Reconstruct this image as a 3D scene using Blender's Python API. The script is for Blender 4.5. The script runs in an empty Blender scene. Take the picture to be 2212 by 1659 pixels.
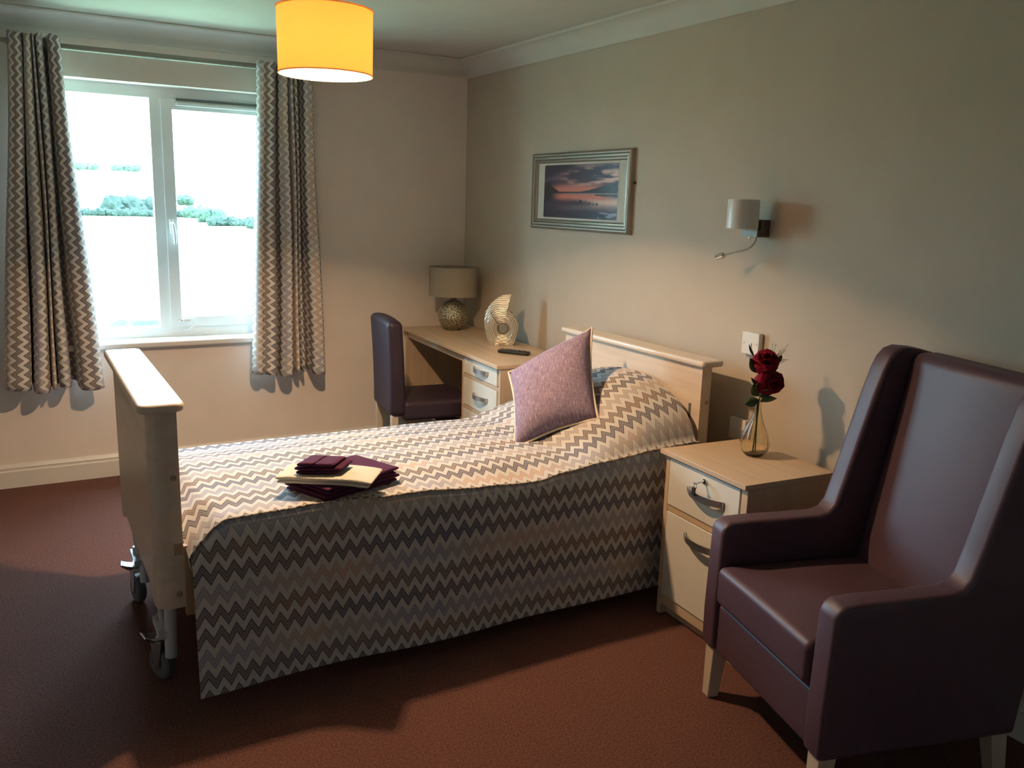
import bpy, bmesh, math, random
from mathutils import Vector, Matrix, noise
from math import sin, cos, pi, radians, sqrt, atan2
random.seed(7)
S = bpy.context.scene
COL = S.collection

# ------------------------------------------------------------------ camera
cd = bpy.data.cameras.new('camera'); cam = bpy.data.objects.new('camera', cd); COL.objects.link(cam)
cam.location = (-2.5444, -5.0566, 1.5467)
cam.rotation_euler = (1.3639, -0.0299, -0.5192)
cd.sensor_width = 36.0; cd.sensor_fit = 'HORIZONTAL'
cd.lens = 1858.06 / 2212 * 36.0
cd.clip_start = 0.05; cd.clip_end = 600
S.camera = cam
# ------------------------------------------------------------------ world / light / exposure
S.view_settings.view_transform = 'Standard'; S.view_settings.look = 'None'
S.view_settings.gamma = 1.0; S.view_settings.use_curve_mapping = False
S.view_settings.exposure = 0.0
w = bpy.data.worlds.new('overcast_sky'); S.world = w; w.use_nodes = True
bg = w.node_tree.nodes['Background']
bg.inputs['Color'].default_value = (0.54, 0.77, 1.0, 1); bg.inputs['Strength'].default_value = 36.0
# window daylight portal (guides sky sampling through the opening, adds no light)
pd = bpy.data.lights.new('window_portal', 'AREA'); pd.shape = 'RECTANGLE'; pd.size = 1.30; pd.size_y = 1.40
pd.cycles.is_portal = True
po = bpy.data.objects.new('window_portal', pd); COL.objects.link(po)
po.location = (-1.835, 0.24, 1.43); po.rotation_euler = (radians(-90), 0, 0)
LAMP = (-1.573, -2.05, 2.05)
ld = bpy.data.lights.new('pendant_bulb_light', 'POINT'); ld.energy = 435; ld.color = (1.0, 0.67, 0.40); ld.shadow_soft_size = 0.035
lo = bpy.data.objects.new('pendant_bulb_light', ld); COL.objects.link(lo); lo.location = LAMP

# ------------------------------------------------------------------ helpers: objects
def link(o, parent=None):
    COL.objects.link(o)
    if parent is not None: o.parent = parent
    return o
def tag(o, label=None, cat=None, group=None, kind=None):
    if label: o['label'] = label
    if cat: o['category'] = cat
    if group: o['group'] = group
    if kind: o['kind'] = kind
    return o
def empty(name, loc, rz=0, label=None, cat=None, group=None, kind=None):
    o = bpy.data.objects.new(name, None); o.empty_display_size = 0.05
    o.location = loc; o.rotation_euler = (0, 0, rz); link(o)
    return tag(o, label, cat, group, kind)
def obj(name, bm, mat, parent=None, smooth=True, loc=None, angle=40, sub=0, bevel=0, bseg=3, solid=0):
    me = bpy.data.meshes.new(name)
    bmesh.ops.recalc_face_normals(bm, faces=bm.faces)
    bm.to_mesh(me); bm.free()
    for m in (mat if isinstance(mat, (list, tuple)) else [mat]): me.materials.append(m)
    if smooth:
        me.polygons.foreach_set('use_smooth', [True] * len(me.polygons))
        if angle < 180: me.set_sharp_from_angle(angle=radians(angle))
    o = link(bpy.data.objects.new(name, me), parent)
    if loc: o.location = loc
    if solid:
        md = o.modifiers.new('thick', 'SOLIDIFY'); md.thickness = solid; md.offset = 0
    if bevel:
        md = o.modifiers.new('bevel', 'BEVEL'); md.width = bevel; md.segments = bseg; md.limit_method = 'ANGLE'; md.angle_limit = radians(35)
        md.harden_normals = False
    if sub:
        md = o.modifiers.new('sub', 'SUBSURF'); md.levels = sub; md.render_levels = sub
    return o
def bx(bm, x, y, z, rot=None):
    M = Matrix.Translation(((x[0]+x[1])/2, (y[0]+y[1])/2, (z[0]+z[1])/2)) @ (rot or Matrix()) @ Matrix.Diagonal((abs(x[1]-x[0]), abs(y[1]-y[0]), abs(z[1]-z[0]), 1))
    bmesh.ops.create_cube(bm, size=1, matrix=M)
def box(name, x, y, z, mat, parent=None, bevel=0.002, bseg=2, **k):
    bm = bmesh.new(); bx(bm, x, y, z)
    return obj(name, bm, mat, parent, bevel=bevel, bseg=bseg, **k)
def tube_bm(bm, pts, r, seg=10, cap=True, closed=False):
    pts = [Vector(p) for p in pts]; n = len(pts); rings = []
    up = None
    for i, p in enumerate(pts):
        a = pts[(i-1) % n] if (i > 0 or closed) else p; b = pts[(i+1) % n] if (i < n-1 or closed) else p
        t = (b-a).normalized()
        if up is None: up = t.orthogonal().normalized()
        up = (up - t*up.dot(t)).normalized(); s = t.cross(up)
        rr = r[i] if isinstance(r, (list, tuple)) else r
        rings.append([bm.verts.new(p + (up*cos(q) + s*sin(q))*rr) for q in [2*pi*j/seg for j in range(seg)]])
    m = n if closed else n-1
    for i in range(m):
        A, B = rings[i], rings[(i+1) % n]
        for j in range(seg): bm.faces.new((A[j], A[(j+1) % seg], B[(j+1) % seg], B[j]))
    if cap and not closed:
        bm.faces.new(rings[0][::-1]); bm.faces.new(rings[-1])
def tube(name, pts, r, mat, parent=None, seg=10, **k):
    bm = bmesh.new(); tube_bm(bm, pts, r, seg); return obj(name, bm, mat, parent, **k)
def lathe_bm(bm, prof, seg=48, c=(0, 0, 0), flute=None, sx=1, sy=1):
    rings = []
    for i, (r, z) in enumerate(prof):
        if r < 1e-6: rings.append([bm.verts.new((c[0], c[1], c[2]+z))]); continue
        rings.append([bm.verts.new((c[0] + r*(flute(a, z) if flute else 1)*cos(a)*sx, c[1] + r*(flute(a, z) if flute else 1)*sin(a)*sy, c[2]+z)) for a in [2*pi*j/seg for j in range(seg)]])
    for A, B in zip(rings, rings[1:]):
        if len(A) == 1 and len(B) == 1: continue
        if len(A) == 1:
            for j in range(seg): bm.faces.new((A[0], B[j], B[(j+1) % seg]))
        elif len(B) == 1:
            for j in range(seg): bm.faces.new((A[j], A[(j+1) % seg], B[0]))
        else:
            for j in range(seg): bm.faces.new((A[j], A[(j+1) % seg], B[(j+1) % seg], B[j]))
def lathe(name, prof, mat, parent=None, seg=48, c=(0, 0, 0), flute=None, **k):
    bm = bmesh.new(); lathe_bm(bm, prof, seg, c, flute); return obj(name, bm, mat, parent, **k)
def smoothpath(P, n=6):
    P = [Vector(p) for p in P]; out = []
    for i in range(len(P)-1):
        p0 = P[max(i-1, 0)]; p1 = P[i]; p2 = P[i+1]; p3 = P[min(i+2, len(P)-1)]
        for k in range(n):
            t = k/n
            out.append(0.5*((2*p1) + (p2-p0)*t + (2*p0-5*p1+4*p2-p3)*t*t + (3*p1-p0-3*p2+p3)*t**3))
    out.append(P[-1]); return out
def rbox_bm(bm, h, r, m=8, k=4, fn=None, c=(0, 0, 0)):
    """rounded box (half sizes h, corner radius r) as a dense grid; fn bends every point"""
    def ts(hh):
        a = [-(hh-r) - r*math.tan(radians(45*(1-i/k))) for i in range(k)]
        b = [-(hh-r) + 2*(hh-r)*i/m for i in range(m+1)]
        return a + b + [-q for q in reversed(a)]
    T = [ts(q) for q in h]; verts = {}
    def V(p):
        key = tuple(round(q, 6) for q in p)
        if key not in verts:
            q = Vector([max(-(h[i]-r), min(h[i]-r, p[i])) for i in range(3)]); d = Vector(p) - q
            if d.length > 1e-9: q = q + d.normalized()*r
            if fn: q = Vector(fn(q))
            verts[key] = bm.verts.new(q + Vector(c))
        return verts[key]
    for ax in range(3):
        a, b = [i for i in range(3) if i != ax]
        for s in (-1, 1):
            for i in range(len(T[a])-1):
                for j in range(len(T[b])-1):
                    f = []
                    for (ii, jj) in ((i, j), (i+1, j), (i+1, j+1), (i, j+1)):
                        p = [0, 0, 0]; p[ax] = s*h[ax]; p[a] = T[a][ii]; p[b] = T[b][jj]; f.append(V(p))
                    if len(set(f)) == 4:
                        try: bm.faces.new(f)
                        except ValueError: pass
def rbox(name, x, y, z, r, mat, parent=None, m=8, fn=None, **k):
    h = (abs(x[1]-x[0])/2, abs(y[1]-y[0])/2, abs(z[1]-z[0])/2); c = ((x[0]+x[1])/2, (y[0]+y[1])/2, (z[0]+z[1])/2)
    bm = bmesh.new(); rbox_bm(bm, h, r, m=m, fn=fn, c=c)
    return obj(name, bm, mat, parent, angle=180, **k)
def prism_bm(bm, pts, f0, f1):
    """closed outline pts -> solid between the point maps f0 and f1"""
    A = [bm.verts.new(f0(*p)) for p in pts]; B = [bm.verts.new(f1(*p)) for p in pts]; n = len(pts)
    bm.faces.new(A); bm.faces.new(B[::-1])
    for i in range(n): bm.faces.new((A[i], B[i], B[(i+1) % n], A[(i+1) % n]))
def grid_bm(bm, nu, nv, fn, uvfn=None):
    V = [[bm.verts.new(fn(i/nu, j/nv)) for j in range(nv+1)] for i in range(nu+1)]
    L = bm.loops.layers.uv.verify() if uvfn else None
    for i in range(nu):
        for j in range(nv):
            f = bm.faces.new((V[i][j], V[i+1][j], V[i+1][j+1], V[i][j+1]))
            if uvfn:
                for l, (a, b) in zip(f.loops, ((i, j), (i+1, j), (i+1, j+1), (i, j+1))): l[L].uv = uvfn(a/nu, b/nv)
    return V
def sm(a, b, x):
    t = max(0, min(1, (x-a)/(b-a))); return t*t*(3-2*t)
def lerp(a, b, t): return a + (b-a)*t

# ------------------------------------------------------------------ helpers: materials
class MT:
    def __init__(s, name):
        s.m = bpy.data.materials.new(name); s.m.use_nodes = True; s.t = s.m.node_tree; s.p = s.t.nodes['Principled BSDF']
        s.out = s.t.nodes['Material Output']
    def n(s, kind, **k):
        a = s.t.nodes.new(kind)
        for q, v in k.items(): setattr(a, q, v)
        return a
    def l(s, a, b): s.t.links.new(a, b)
    def inp(s, node, i, v):
        if isinstance(v, bpy.types.NodeSocket): s.l(v, node.inputs[i])
        else: node.inputs[i].default_value = v
    def math(s, op, a, b=None, c=None):
        q = s.n('ShaderNodeMath', operation=op); s.inp(q, 0, a)
        if b is not None: s.inp(q, 1, b)
        if c is not None: s.inp(q, 2, c)
        return q.outputs[0]
    def coord(s, which='Object', scale=(1, 1, 1)):
        t = s.n('ShaderNodeTexCoord'); m = s.n('ShaderNodeMapping'); m.inputs['Scale'].default_value = scale
        s.l(t.outputs[which], m.inputs['Vector']); return m.outputs[0]
    def noise(s, vec, scale, detail=3, rough=0.5, w=None):
        q = s.n('ShaderNodeTexNoise'); q.inputs['Scale'].default_value = scale; q.inputs['Detail'].default_value = detail
        q.inputs['Roughness'].default_value = rough; s.l(vec, q.inputs['Vector']); return q.outputs['Fac']
    def ramp(s, fac, stops, interp='LINEAR'):
        q = s.n('ShaderNodeValToRGB'); q.color_ramp.interpolation = interp; e = q.color_ramp.elements
        while len(e) < len(stops): e.new(0.5)
        for el, (p, c) in zip(e, stops): el.position = p; el.color = (*c, 1)
        s.l(fac, q.inputs[0]); return q.outputs[0]
    def mix(s, fac, a, b, mode='MIX'):
        q = s.n('ShaderNodeMix', data_type='RGBA', blend_type=mode)
        s.inp(q, 0, fac)
        for i, v in ((6, a), (7, b)): s.inp(q, i, v if isinstance(v, bpy.types.NodeSocket) else (*v, 1))
        return q.outputs[2]
    def bump(s, h, strength=0.3, dist=0.002):
        q = s.n('ShaderNodeBump'); q.inputs['Strength'].default_value = strength; q.inputs['Distance'].default_value = dist
        s.l(h, q.inputs['Height']); s.l(q.outputs[0], s.p.inputs['Normal'])
    def base(s, v): s.inp(s.p, 'Base Color', v if isinstance(v, bpy.types.NodeSocket) else (*v, 1))
    def set(s, rough=0.5, metal=0, spec=0.5, **k):
        s.p.inputs['Roughness'].default_value = rough; s.p.inputs['Metallic'].default_value = metal
        s.p.inputs['Specular IOR Level'].default_value = spec
        for q, v in k.items(): s.p.inputs[q.replace('_', ' ')].default_value = v
        return s
def plain(name, col, rough=0.5, metal=0, spec=0.5, bump=None, **k):
    m = MT(name); m.set(rough, metal, spec, **k)
    f = m.noise(m.coord(), 6.0, 2)
    m.base(m.mix(f, [c*0.94 for c in col], [min(1, c*1.06) for c in col]))
    if bump:
        m.bump(m.noise(m.coord(), bump[0], 3), bump[1], bump[2])
    return m.m
def wood(name, a, b, axis=1, rough=0.42):
    m = MT(name); m.set(rough)
    sc = [14, 14, 14]; sc[axis] = 1.1
    v = m.coord('Object', sc)
    f = m.noise(v, 2.2, 6, 0.62); g = m.noise(m.coord('Object', [q*4 for q in sc]), 3, 3, 0.6)
    c = m.ramp(f, [(0.32, a), (0.68, b)])
    m.base(m.mix(m.math('MULTIPLY', g, 0.22), c, [q*0.7 for q in a])); m.bump(g, 0.06, 0.0004)
    return m.m
def chevron(name, period=0.0435, spacing=0.0655, amp=0.037, lt=1.0, off=0.0):
    m = MT(name); m.set(0.85, 0, 0.2)
    tc = m.n('ShaderNodeTexCoord'); sp = m.n('ShaderNodeSeparateXYZ'); m.l(tc.outputs['UV'], sp.inputs[0])
    u, v = sp.outputs[0], sp.outputs[1]
    tri = m.math('MULTIPLY', m.math('ABSOLUTE', m.math('SUBTRACT', m.math('FRACT', m.math('DIVIDE', u, period)), 0.5)), 2.0)
    p = m.math('DIVIDE', m.math('ADD', m.math('SUBTRACT', v, m.math('MULTIPLY', tri, amp)), 10*spacing*3 + off), spacing)
    row = m.math('FLOOR', p); f = m.math('FRACT', p)
    def band(lo_, hi):
        return m.math('MULTIPLY', m.math('GREATER_THAN', f, lo_), m.math('LESS_THAN', f, hi))
    b = m.math('ADD', m.math('ADD', band(0.10, 0.27), band(0.305, 0.435)), band(0.47, 0.64))
    cyc = m.math('FRACT', m.math('ADD', m.math('DIVIDE', row, 3.0), 0.02))
    c = m.ramp(cyc, [(0.0, (0.33, 0.30, 0.30)), (0.30, (0.150, 0.112, 0.095)), (0.63, (0.100, 0.088, 0.102))], 'CONSTANT')
    cx = m.n('ShaderNodeCombineXYZ'); m.l(m.math('MULTIPLY', u, 2.3), cx.inputs[0]); m.l(m.math('MULTIPLY', row, 5.37), cx.inputs[1])
    nz = m.noise(cx.outputs[0], 1.0, 2)
    tint = m.ramp(nz, [(0.36, (0.75, 0.85, 1.15)), (0.5, (1, 1, 1)), (0.62, (1.4, 1.08, 0.82))])
    c2 = m.mix(1.0, c, tint, 'MULTIPLY')
    wv = m.noise(m.coord('UV', (1, 1, 1)), 900, 1)
    cream = m.mix(wv, [q*lt for q in (0.485, 0.465, 0.44)], [q*lt for q in (0.57, 0.55, 0.525)])
    m.base(m.mix(m.math('MULTIPLY', b, 0.93), cream, c2)); m.bump(wv, 0.15, 0.0008)
    return m.m

M_CREAM_WALL = plain('cream_wall_paint', (0.77, 0.685, 0.62), 0.85, bump=(180, 0.05, 0.001))
M_TAUPE_WALL = plain('taupe_wall_paint', (0.485, 0.415, 0.325), 0.85, bump=(180, 0.05, 0.001))
M_WHITE_WALL = plain('white_wall_paint', (0.86, 0.84, 0.80), 0.85)
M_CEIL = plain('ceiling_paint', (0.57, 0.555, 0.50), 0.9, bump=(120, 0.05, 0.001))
M_WHITE_GLOSS = plain('white_gloss_trim', (0.70, 0.665, 0.62), 0.4)
M_UPVC = plain('white_plastic_frame', (0.74, 0.76, 0.75), 0.28)
M_WOOD = wood('pale_oak_laminate', (0.50, 0.36, 0.235), (0.60, 0.455, 0.315), 1)
M_WOODX = wood('pale_oak_laminate_across', (0.50, 0.36, 0.235), (0.60, 0.455, 0.315), 0)
M_WOODZ = wood('pale_oak_laminate_upright', (0.50, 0.36, 0.235), (0.60, 0.455, 0.315), 2)
M_BEECH = wood('pale_beech_legs', (0.50, 0.40, 0.30), (0.56, 0.46, 0.35), 2)
M_BEDWOOD = wood('bleached_bed_wood', (0.56, 0.44, 0.33), (0.66, 0.54, 0.42), 1, 0.36)
M_CREAM_LAM = plain('cream_drawer_laminate', (0.66, 0.62, 0.54), 0.4)
M_STEEL = plain('brushed_steel', (0.55, 0.53, 0.50), 0.28, 1.0)
M_CHROME = plain('chrome', (0.75, 0.75, 0.74), 0.12, 1.0)
M_BLACK = plain('black_plastic', (0.012, 0.012, 0.012), 0.45)
M_RUBBER = plain('grey_rubber', (0.10, 0.10, 0.105), 0.6)
M_BEDMETAL = plain('pale_grey_painted_steel', (0.52, 0.52, 0.53), 0.4)
def leather(name, a, b, rough=0.36):
    m = MT(name); m.set(rough, 0, 0.32); m.base(m.mix(m.noise(m.coord(), 5, 3), a, b))
    m.bump(m.noise(m.coord(), 420, 3, 0.6), 0.12, 0.0006); return m.m
M_LEATHER = leather('plum_leather', (0.068, 0.037, 0.050), (0.082, 0.045, 0.060), 0.46)
M_LEATHER_DK = leather('aubergine_leather', (0.022, 0.013, 0.021), (0.030, 0.018, 0.029), 0.48)
M_CHEV = chevron('chevron_fabric')
M_CHEV_SIDE = chevron('chevron_fabric_side', off=0.012)
M_CHEV_CURT = chevron('chevron_curtain_fabric', 0.048, 0.060, 0.033, 1.32)
def carpet():
    m = MT('rust_carpet'); m.set(0.95, 0, 0.1)
    f = m.noise(m.coord(), 150, 4, 0.8); g = m.noise(m.coord(), 1.3, 2)
    c = m.ramp(f, [(0.36, (0.070, 0.032, 0.026)), (0.64, (0.225, 0.104, 0.082))])
    m.base(m.mix(m.math('MULTIPLY', g, 0.25), c, (0.12, 0.055, 0.045))); m.bump(f, 0.8, 0.006); return m.m
M_CARPET = carpet()
def glass_thin(name, tint=(0.93, 0.98, 0.97)):
    m = MT(name); t = m.t; t.nodes.remove(m.p)
    tr = m.n('ShaderNodeBsdfTransparent'); tr.inputs[0].default_value = (*tint, 1)
    gl = m.n('ShaderNodeBsdfGlossy'); gl.inputs['Roughness'].default_value = 0.02
    lw = m.n('ShaderNodeLayerWeight'); lw.inputs[0].default_value = 0.5
    fr = m.math('MULTIPLY_ADD', m.math('POWER', lw.outputs['Facing'], 5.0), 0.35, 0.03)
    mx = m.n('ShaderNodeMixShader'); m.l(fr, mx.inputs[0]); m.l(tr.outputs[0], mx.inputs[1]); m.l(gl.outputs[0], mx.inputs[2])
    m.l(mx.outputs[0], m.out.inputs[0]); return m.m
M_GLASS = glass_thin('window_glass')
def translucent(name, dif, tra, fac=0.6):
    m = MT(name); t = m.t; t.nodes.remove(m.p)
    wv = m.noise(m.coord('Object', (1, 1, 12)), 90, 2)
    d = m.n('ShaderNodeBsdfDiffuse'); m.l(m.mix(wv, [c*0.9 for c in dif], dif), d.inputs[0])
    tr = m.n('ShaderNodeBsdfTranslucent'); m.l(m.mix(wv, [c*0.9 for c in tra], tra), tr.inputs[0])
    mx = m.n('ShaderNodeMixShader'); mx.inputs[0].default_value = fac
    m.l(d.outputs[0], mx.inputs[1]); m.l(tr.outputs[0], mx.inputs[2]); m.l(mx.outputs[0], m.out.inputs[0]); return m.m
def emissive(name, col, k):
    m = MT(name); m.base((0.8, 0.8, 0.8)); m.p.inputs['Emission Color'].default_value = (*col, 1); m.p.inputs['Emission Strength'].default_value = k; return m.m

# ================================================================== SETTING
XL, YF, H = -4.3, -5.9, 2.40      # left wall, wall behind the camera, ceiling height
WX0, WX1, WZ0, WZ1 = -2.47, -1.20, 0.745, 2.105   # window opening
def struct(o): o['kind'] = 'structure'; return o
struct(box('floor', (XL-.1, .25), (YF-.1, .25), (-.1, 0), M_CARPET, bevel=0))
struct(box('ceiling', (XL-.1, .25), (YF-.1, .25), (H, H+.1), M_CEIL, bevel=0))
struct(box('wall_right', (0, .15), (YF-.1, .0), (0, H), M_TAUPE_WALL, bevel=0))
struct(box('wall_left', (XL-.1, XL), (YF, 0), (0, H), M_WHITE_WALL, bevel=0))
struct(box('wall_front', (XL, 0), (YF-.1, YF), (0, H), M_WHITE_WALL, bevel=0))
bm = bmesh.new()
for (x0, x1, z0, z1) in ((XL-.1, WX0, 0, H), (WX1, .15, 0, H), (WX0, WX1, 0, WZ0), (WX0, WX1, WZ1, H)):
    bx(bm, (x0, x1), (0, .24), (z0, z1))
struct(obj('wall_back', bm, M_CREAM_WALL, smooth=False))
# coving: concave quarter profile
def coving(name, p0, p1, inward):
    prof = [(0, -.10), (0.006, -.10), (0.010, -.095)]
    prof += [(0.012 + .078*(1-cos(a)), -.092 + .078*sin(a)) for a in [radians(90*i/8) for i in range(9)]]
    prof += [(0.095, -.010), (0.098, -.006), (0.098, -.001), (0, -.001)]
    d = Vector(inward)
    bm = bmesh.new(); prism_bm(bm, prof, lambda a, z: Vector(p0) + d*a + Vector((0, 0, H+z)), lambda a, z: Vector(p1) + d*a + Vector((0, 0, H+z)))
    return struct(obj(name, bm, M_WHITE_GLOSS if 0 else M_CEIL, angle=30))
coving('trim_1', (XL, 0, 0), (0, 0, 0), (0, -1, 0)); coving('trim_2', (0, 0, 0), (0, YF, 0), (-1, 0, 0))
coving('trim_3', (XL, YF, 0), (XL, 0, 0), (1, 0, 0)); coving('trim_4', (XL, YF, 0), (0, YF, 0), (0, 1, 0))
def skirting(name, p0, p1, inward):
    prof = [(0, 0), (.018, 0), (.018, .088), (.013, .094), (.013, .104), (.016, .107), (.013, .112), (.009, .118), (.006, .125), (0, .125)]
    d = Vector(inward); bm = bmesh.new()
    prism_bm(bm, prof, lambda a, z: Vector(p0) + d*a + Vector((0, 0, z)), lambda a, z: Vector(p1) + d*a + Vector((0, 0, z)))
    return struct(obj(name, bm, M_WHITE_GLOSS, angle=30))
skirting('baseboard_back', (XL, 0, 0), (0, 0, 0), (0, -1, 0)); skirting('baseboard_right', (0, 0, 0), (0, YF, 0), (-1, 0, 0))
skirting('baseboard_left', (XL, YF, 0), (XL, 0, 0), (1, 0, 0)); skirting('baseboard_front', (XL, YF, 0), (0, YF, 0), (0, 1, 0))

# ---- window
win = empty('window_1', ((WX0+WX1)/2, .15, WZ0), kind='structure')
def W_(n, x, y, z, mat=M_UPVC, par=win, bevel=.004):
    ox, oy, oz = win.location
    return box(n, (x[0]-ox, x[1]-ox), (y[0]-oy, y[1]-oy), (z[0]-oz, z[1]-oz), mat, par, bevel=bevel)
bm = bmesh.new(); ox, oy, oz = win.location
FT = 2.045   # underside of head / top of the fixed glass
for (x, z, e) in (((WX0, WX0+.06), (WZ0, WZ1), 0), ((WX1-.055, WX1), (WZ0, WZ1), 0), ((-1.852, -1.795), (WZ0+.02, WZ1-.02), .0025), ((WX0+.02, WX1-.02), (FT, WZ1), .001), ((WX0+.02, WX1-.02), (WZ0, .803), .001)):
    bx(bm, (x[0]-ox, x[1]-ox), (.12+e-oy, .185-e-oy), (z[0]-oz, z[1]-oz))
frm = obj('window_frame', bm, M_UPVC, win, smooth=False)
bm = bmesh.new()
for (x, z, e) in (((-1.797, -1.740), (.800, FT), 0), ((-1.283, -1.245), (.800, FT), 0), ((-1.780, -1.260), (1.992, FT-.003), .0008), ((-1.780, -1.260), (.801, .857), .0008)):
    bx(bm, (x[0]-ox, x[1]-ox), (.105+e-oy, .165-e-oy), (z[0]-oz, z[1]-oz))
sash = obj('opening_sash', bm, M_UPVC, win, smooth=False)
W_('glass_pane', (WX0+.05, -1.845), (.150, .156), (.80, FT+.003), M_GLASS, bevel=0)
W_('glass_pane', (-1.745, -1.278), (.135, .141), (.852, 1.996), M_GLASS, bevel=0)
W_('trickle_vent', (-1.715, -1.262), (.098, .122), (FT-.004, FT+.008), plain('dark_vent_slot', (0.10, 0.12, 0.12), 0.6), bevel=.002)
W_('vent_hood', (-1.72, -1.258), (.085, .106), (2.012, 2.028), M_UPVC, bevel=.004)
# espagnolette handle and stay
h = W_('window_handle', (-1.783, -1.763), (.088, .106), (1.325, 1.405), M_UPVC, bevel=.004)
bm = bmesh.new(); tube_bm(bm, smoothpath([(-1.773-ox, .090-oy, 1.385-oz), (-1.770-ox, .068-oy, 1.380-oz), (-1.764-ox, .062-oy, 1.345-oz), (-1.762-ox, .062-oy, 1.270-oz)]), .008, 8)
obj('handle_lever', bm, M_UPVC, win)
bm = bmesh.new(); bx(bm, (-1.765-ox, -1.70-ox), (.09-oy, .106-oy), (.832-oz, .846-oz))
for q in (-1.755, -1.735): bmesh.ops.create_uvsphere(bm, u_segments=8, v_segments=6, radius=.005, matrix=Matrix.Translation((q-ox, .089-oy, .839-oz)))
obj('restrictor_catch', bm, M_CHROME, win, bevel=.002)
bm = bmesh.new(); tube_bm(bm, smoothpath([(-1.75-ox, .088-oy, .845-oz), (-1.71-ox, .078-oy, .860-oz), (-1.68-ox, .08-oy, .84-oz), (-1.70-ox, .09-oy, .79-oz), (-1.735-ox, .11-oy, .778-oz)]), .0025, 6)
obj('restrictor_cable', bm, M_UPVC, win)
bm = bmesh.new(); bx(bm, (WX0-.045-ox, WX1+.045-ox), (-.04-oy, .02-oy), (.712-oz, .746-oz)); bx(bm, (WX0+.001-ox, WX1-.001-ox), (.0-oy, .125-oy), (.712-oz, .746-oz))
obj('window_sill', bm, M_WHITE_GLOSS, win, bevel=.01, bseg=4)

# ---- outside the window
GZ = -0.35
M_LAWN = plain('bright_grass', (0.30, 0.38, 0.22), 0.95)
M_HEDGE = plain('hedge_foliage', (0.016, 0.030, 0.020), 0.9, bump=(8, 0.8, 0.1))
M_HILL = plain('pale_far_field', (0.32, 0.38, 0.26), 0.95)
bm = bmesh.new(); grid_bm(bm, 30, 30, lambda a, b: (-90+200*a, .30+130*b, GZ - .02*sin(a*9)*b))
struct(obj('lawn', bm, M_LAWN))
bm = bmesh.new()
def hill(a, b):
    x = -150+380*a; return (x, 125+160*b, GZ - .5 + 14*sm(0, 1, b)*(0.8 + .3*sin(a*7+.5)))
grid_bm(bm, 40, 12, hill); struct(obj('far_hill', bm, M_HILL))
def bush(name, x, y, w_, h_, label, cat, seed, group=None, mat=None):
    rnd = random.Random(seed); bm = bmesh.new()
    n = max(5, int(w_/h_*6))
    for i in range(n):
        r = h_*rnd.uniform(.28, .5); px = (i/(n-1)-.5)*max(0, w_-h_*.5)
        cz = r*.85 + rnd.random()*(h_-r*1.85) if i % 2 else r*.8
        mtx = Matrix.Translation((px, rnd.uniform(-.3, .3)*h_, max(cz, r*.8)))
        res = bmesh.ops.create_icosphere(bm, subdivisions=3, radius=r, matrix=mtx)
        for v in res['verts']:
            k = noise.noise(v.co*5/h_ + Vector((seed, 0, 0)))*.35 + noise.noise(v.co*14/h_)*.22
            c = mtx.translation; v.co = c + (v.co-c)*(1+k)
    o = obj(name, bm, mat or M_HEDGE); o.location = (x, y, GZ)
    return tag(o, label, cat, group)
M_FARTREE = plain('hazy_tree_foliage', (0.030, 0.052, 0.032), 0.9, bump=(8, 0.8, 0.1))
bush('shrub', 6.2, 71.5, 4.6, 1.62, 'tall bushy shrub beyond the lawn, seen through the left pane', 'shrub', 11, 'shrubs beyond the lawn')
bush('hedge', 6.9, 69.5, 11.2, .62, 'long low hedge running along the far edge of the lawn', 'hedge', 12, 'shrubs beyond the lawn')
bush('shrub', 10.4, 68.0, 2.2, 1.0, 'pale rounded shrub beside the small tree, seen through the right pane', 'shrub', 13, 'shrubs beyond the lawn', M_FARTREE)
bush('shrub', 9.3, 57.0, 1.7, 1.05, 'bright green shrub nearest the middle of the right pane', 'shrub', 14, 'shrubs beyond the lawn', M_FARTREE)
bush('hedge', 9.2, 50.5, 2.6, .62, 'short ragged hedge at the right edge of the lawn', 'hedge', 15, 'shrubs beyond the lawn')
bush('shrub', 10.0, 46.5, 1.3, .85, 'small dark shrub showing beside the right curtain edge', 'shrub', 16, 'shrubs beyond the lawn')
bush('shrub', -1.95, 3.3, 1.5, .80, 'low pale shrub just outside under the left window pane', 'shrub', 17, 'shrubs beyond the lawn', M_FARTREE)
tr = empty('small_tree', (10.0, 71.0, GZ), label='small round-headed tree standing alone beyond the hedge', cat='tree')
tube('trunk', [(0, 0, 0), (.03, 0, .8), (0, 0, 1.5)], [.06, .045, .03], plain('grey_bark', (0.16, 0.14, 0.12), 0.9), tr, seg=8)
c_ = bush('crown', 0, 0, 1.2, .95, None, None, 21, None, M_FARTREE); c_.parent = tr; c_.location = (0, 0, 1.0)
for i_, (bx_, bw) in enumerate(((12.0, 5.0), (20.0, 6.0))):
    b_ = bush('far_treeline', bx_, 205, bw, 1.5, ('distant tree clump on the hill, nearer the left curtain', 'distant tree clump on the hill, further right of the other clump')[i_], 'trees', 30+i_, None, plain('misty_trees_%d' % i_, (0.050, 0.066, 0.048), 0.9)); b_.location.z = 6.0

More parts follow.
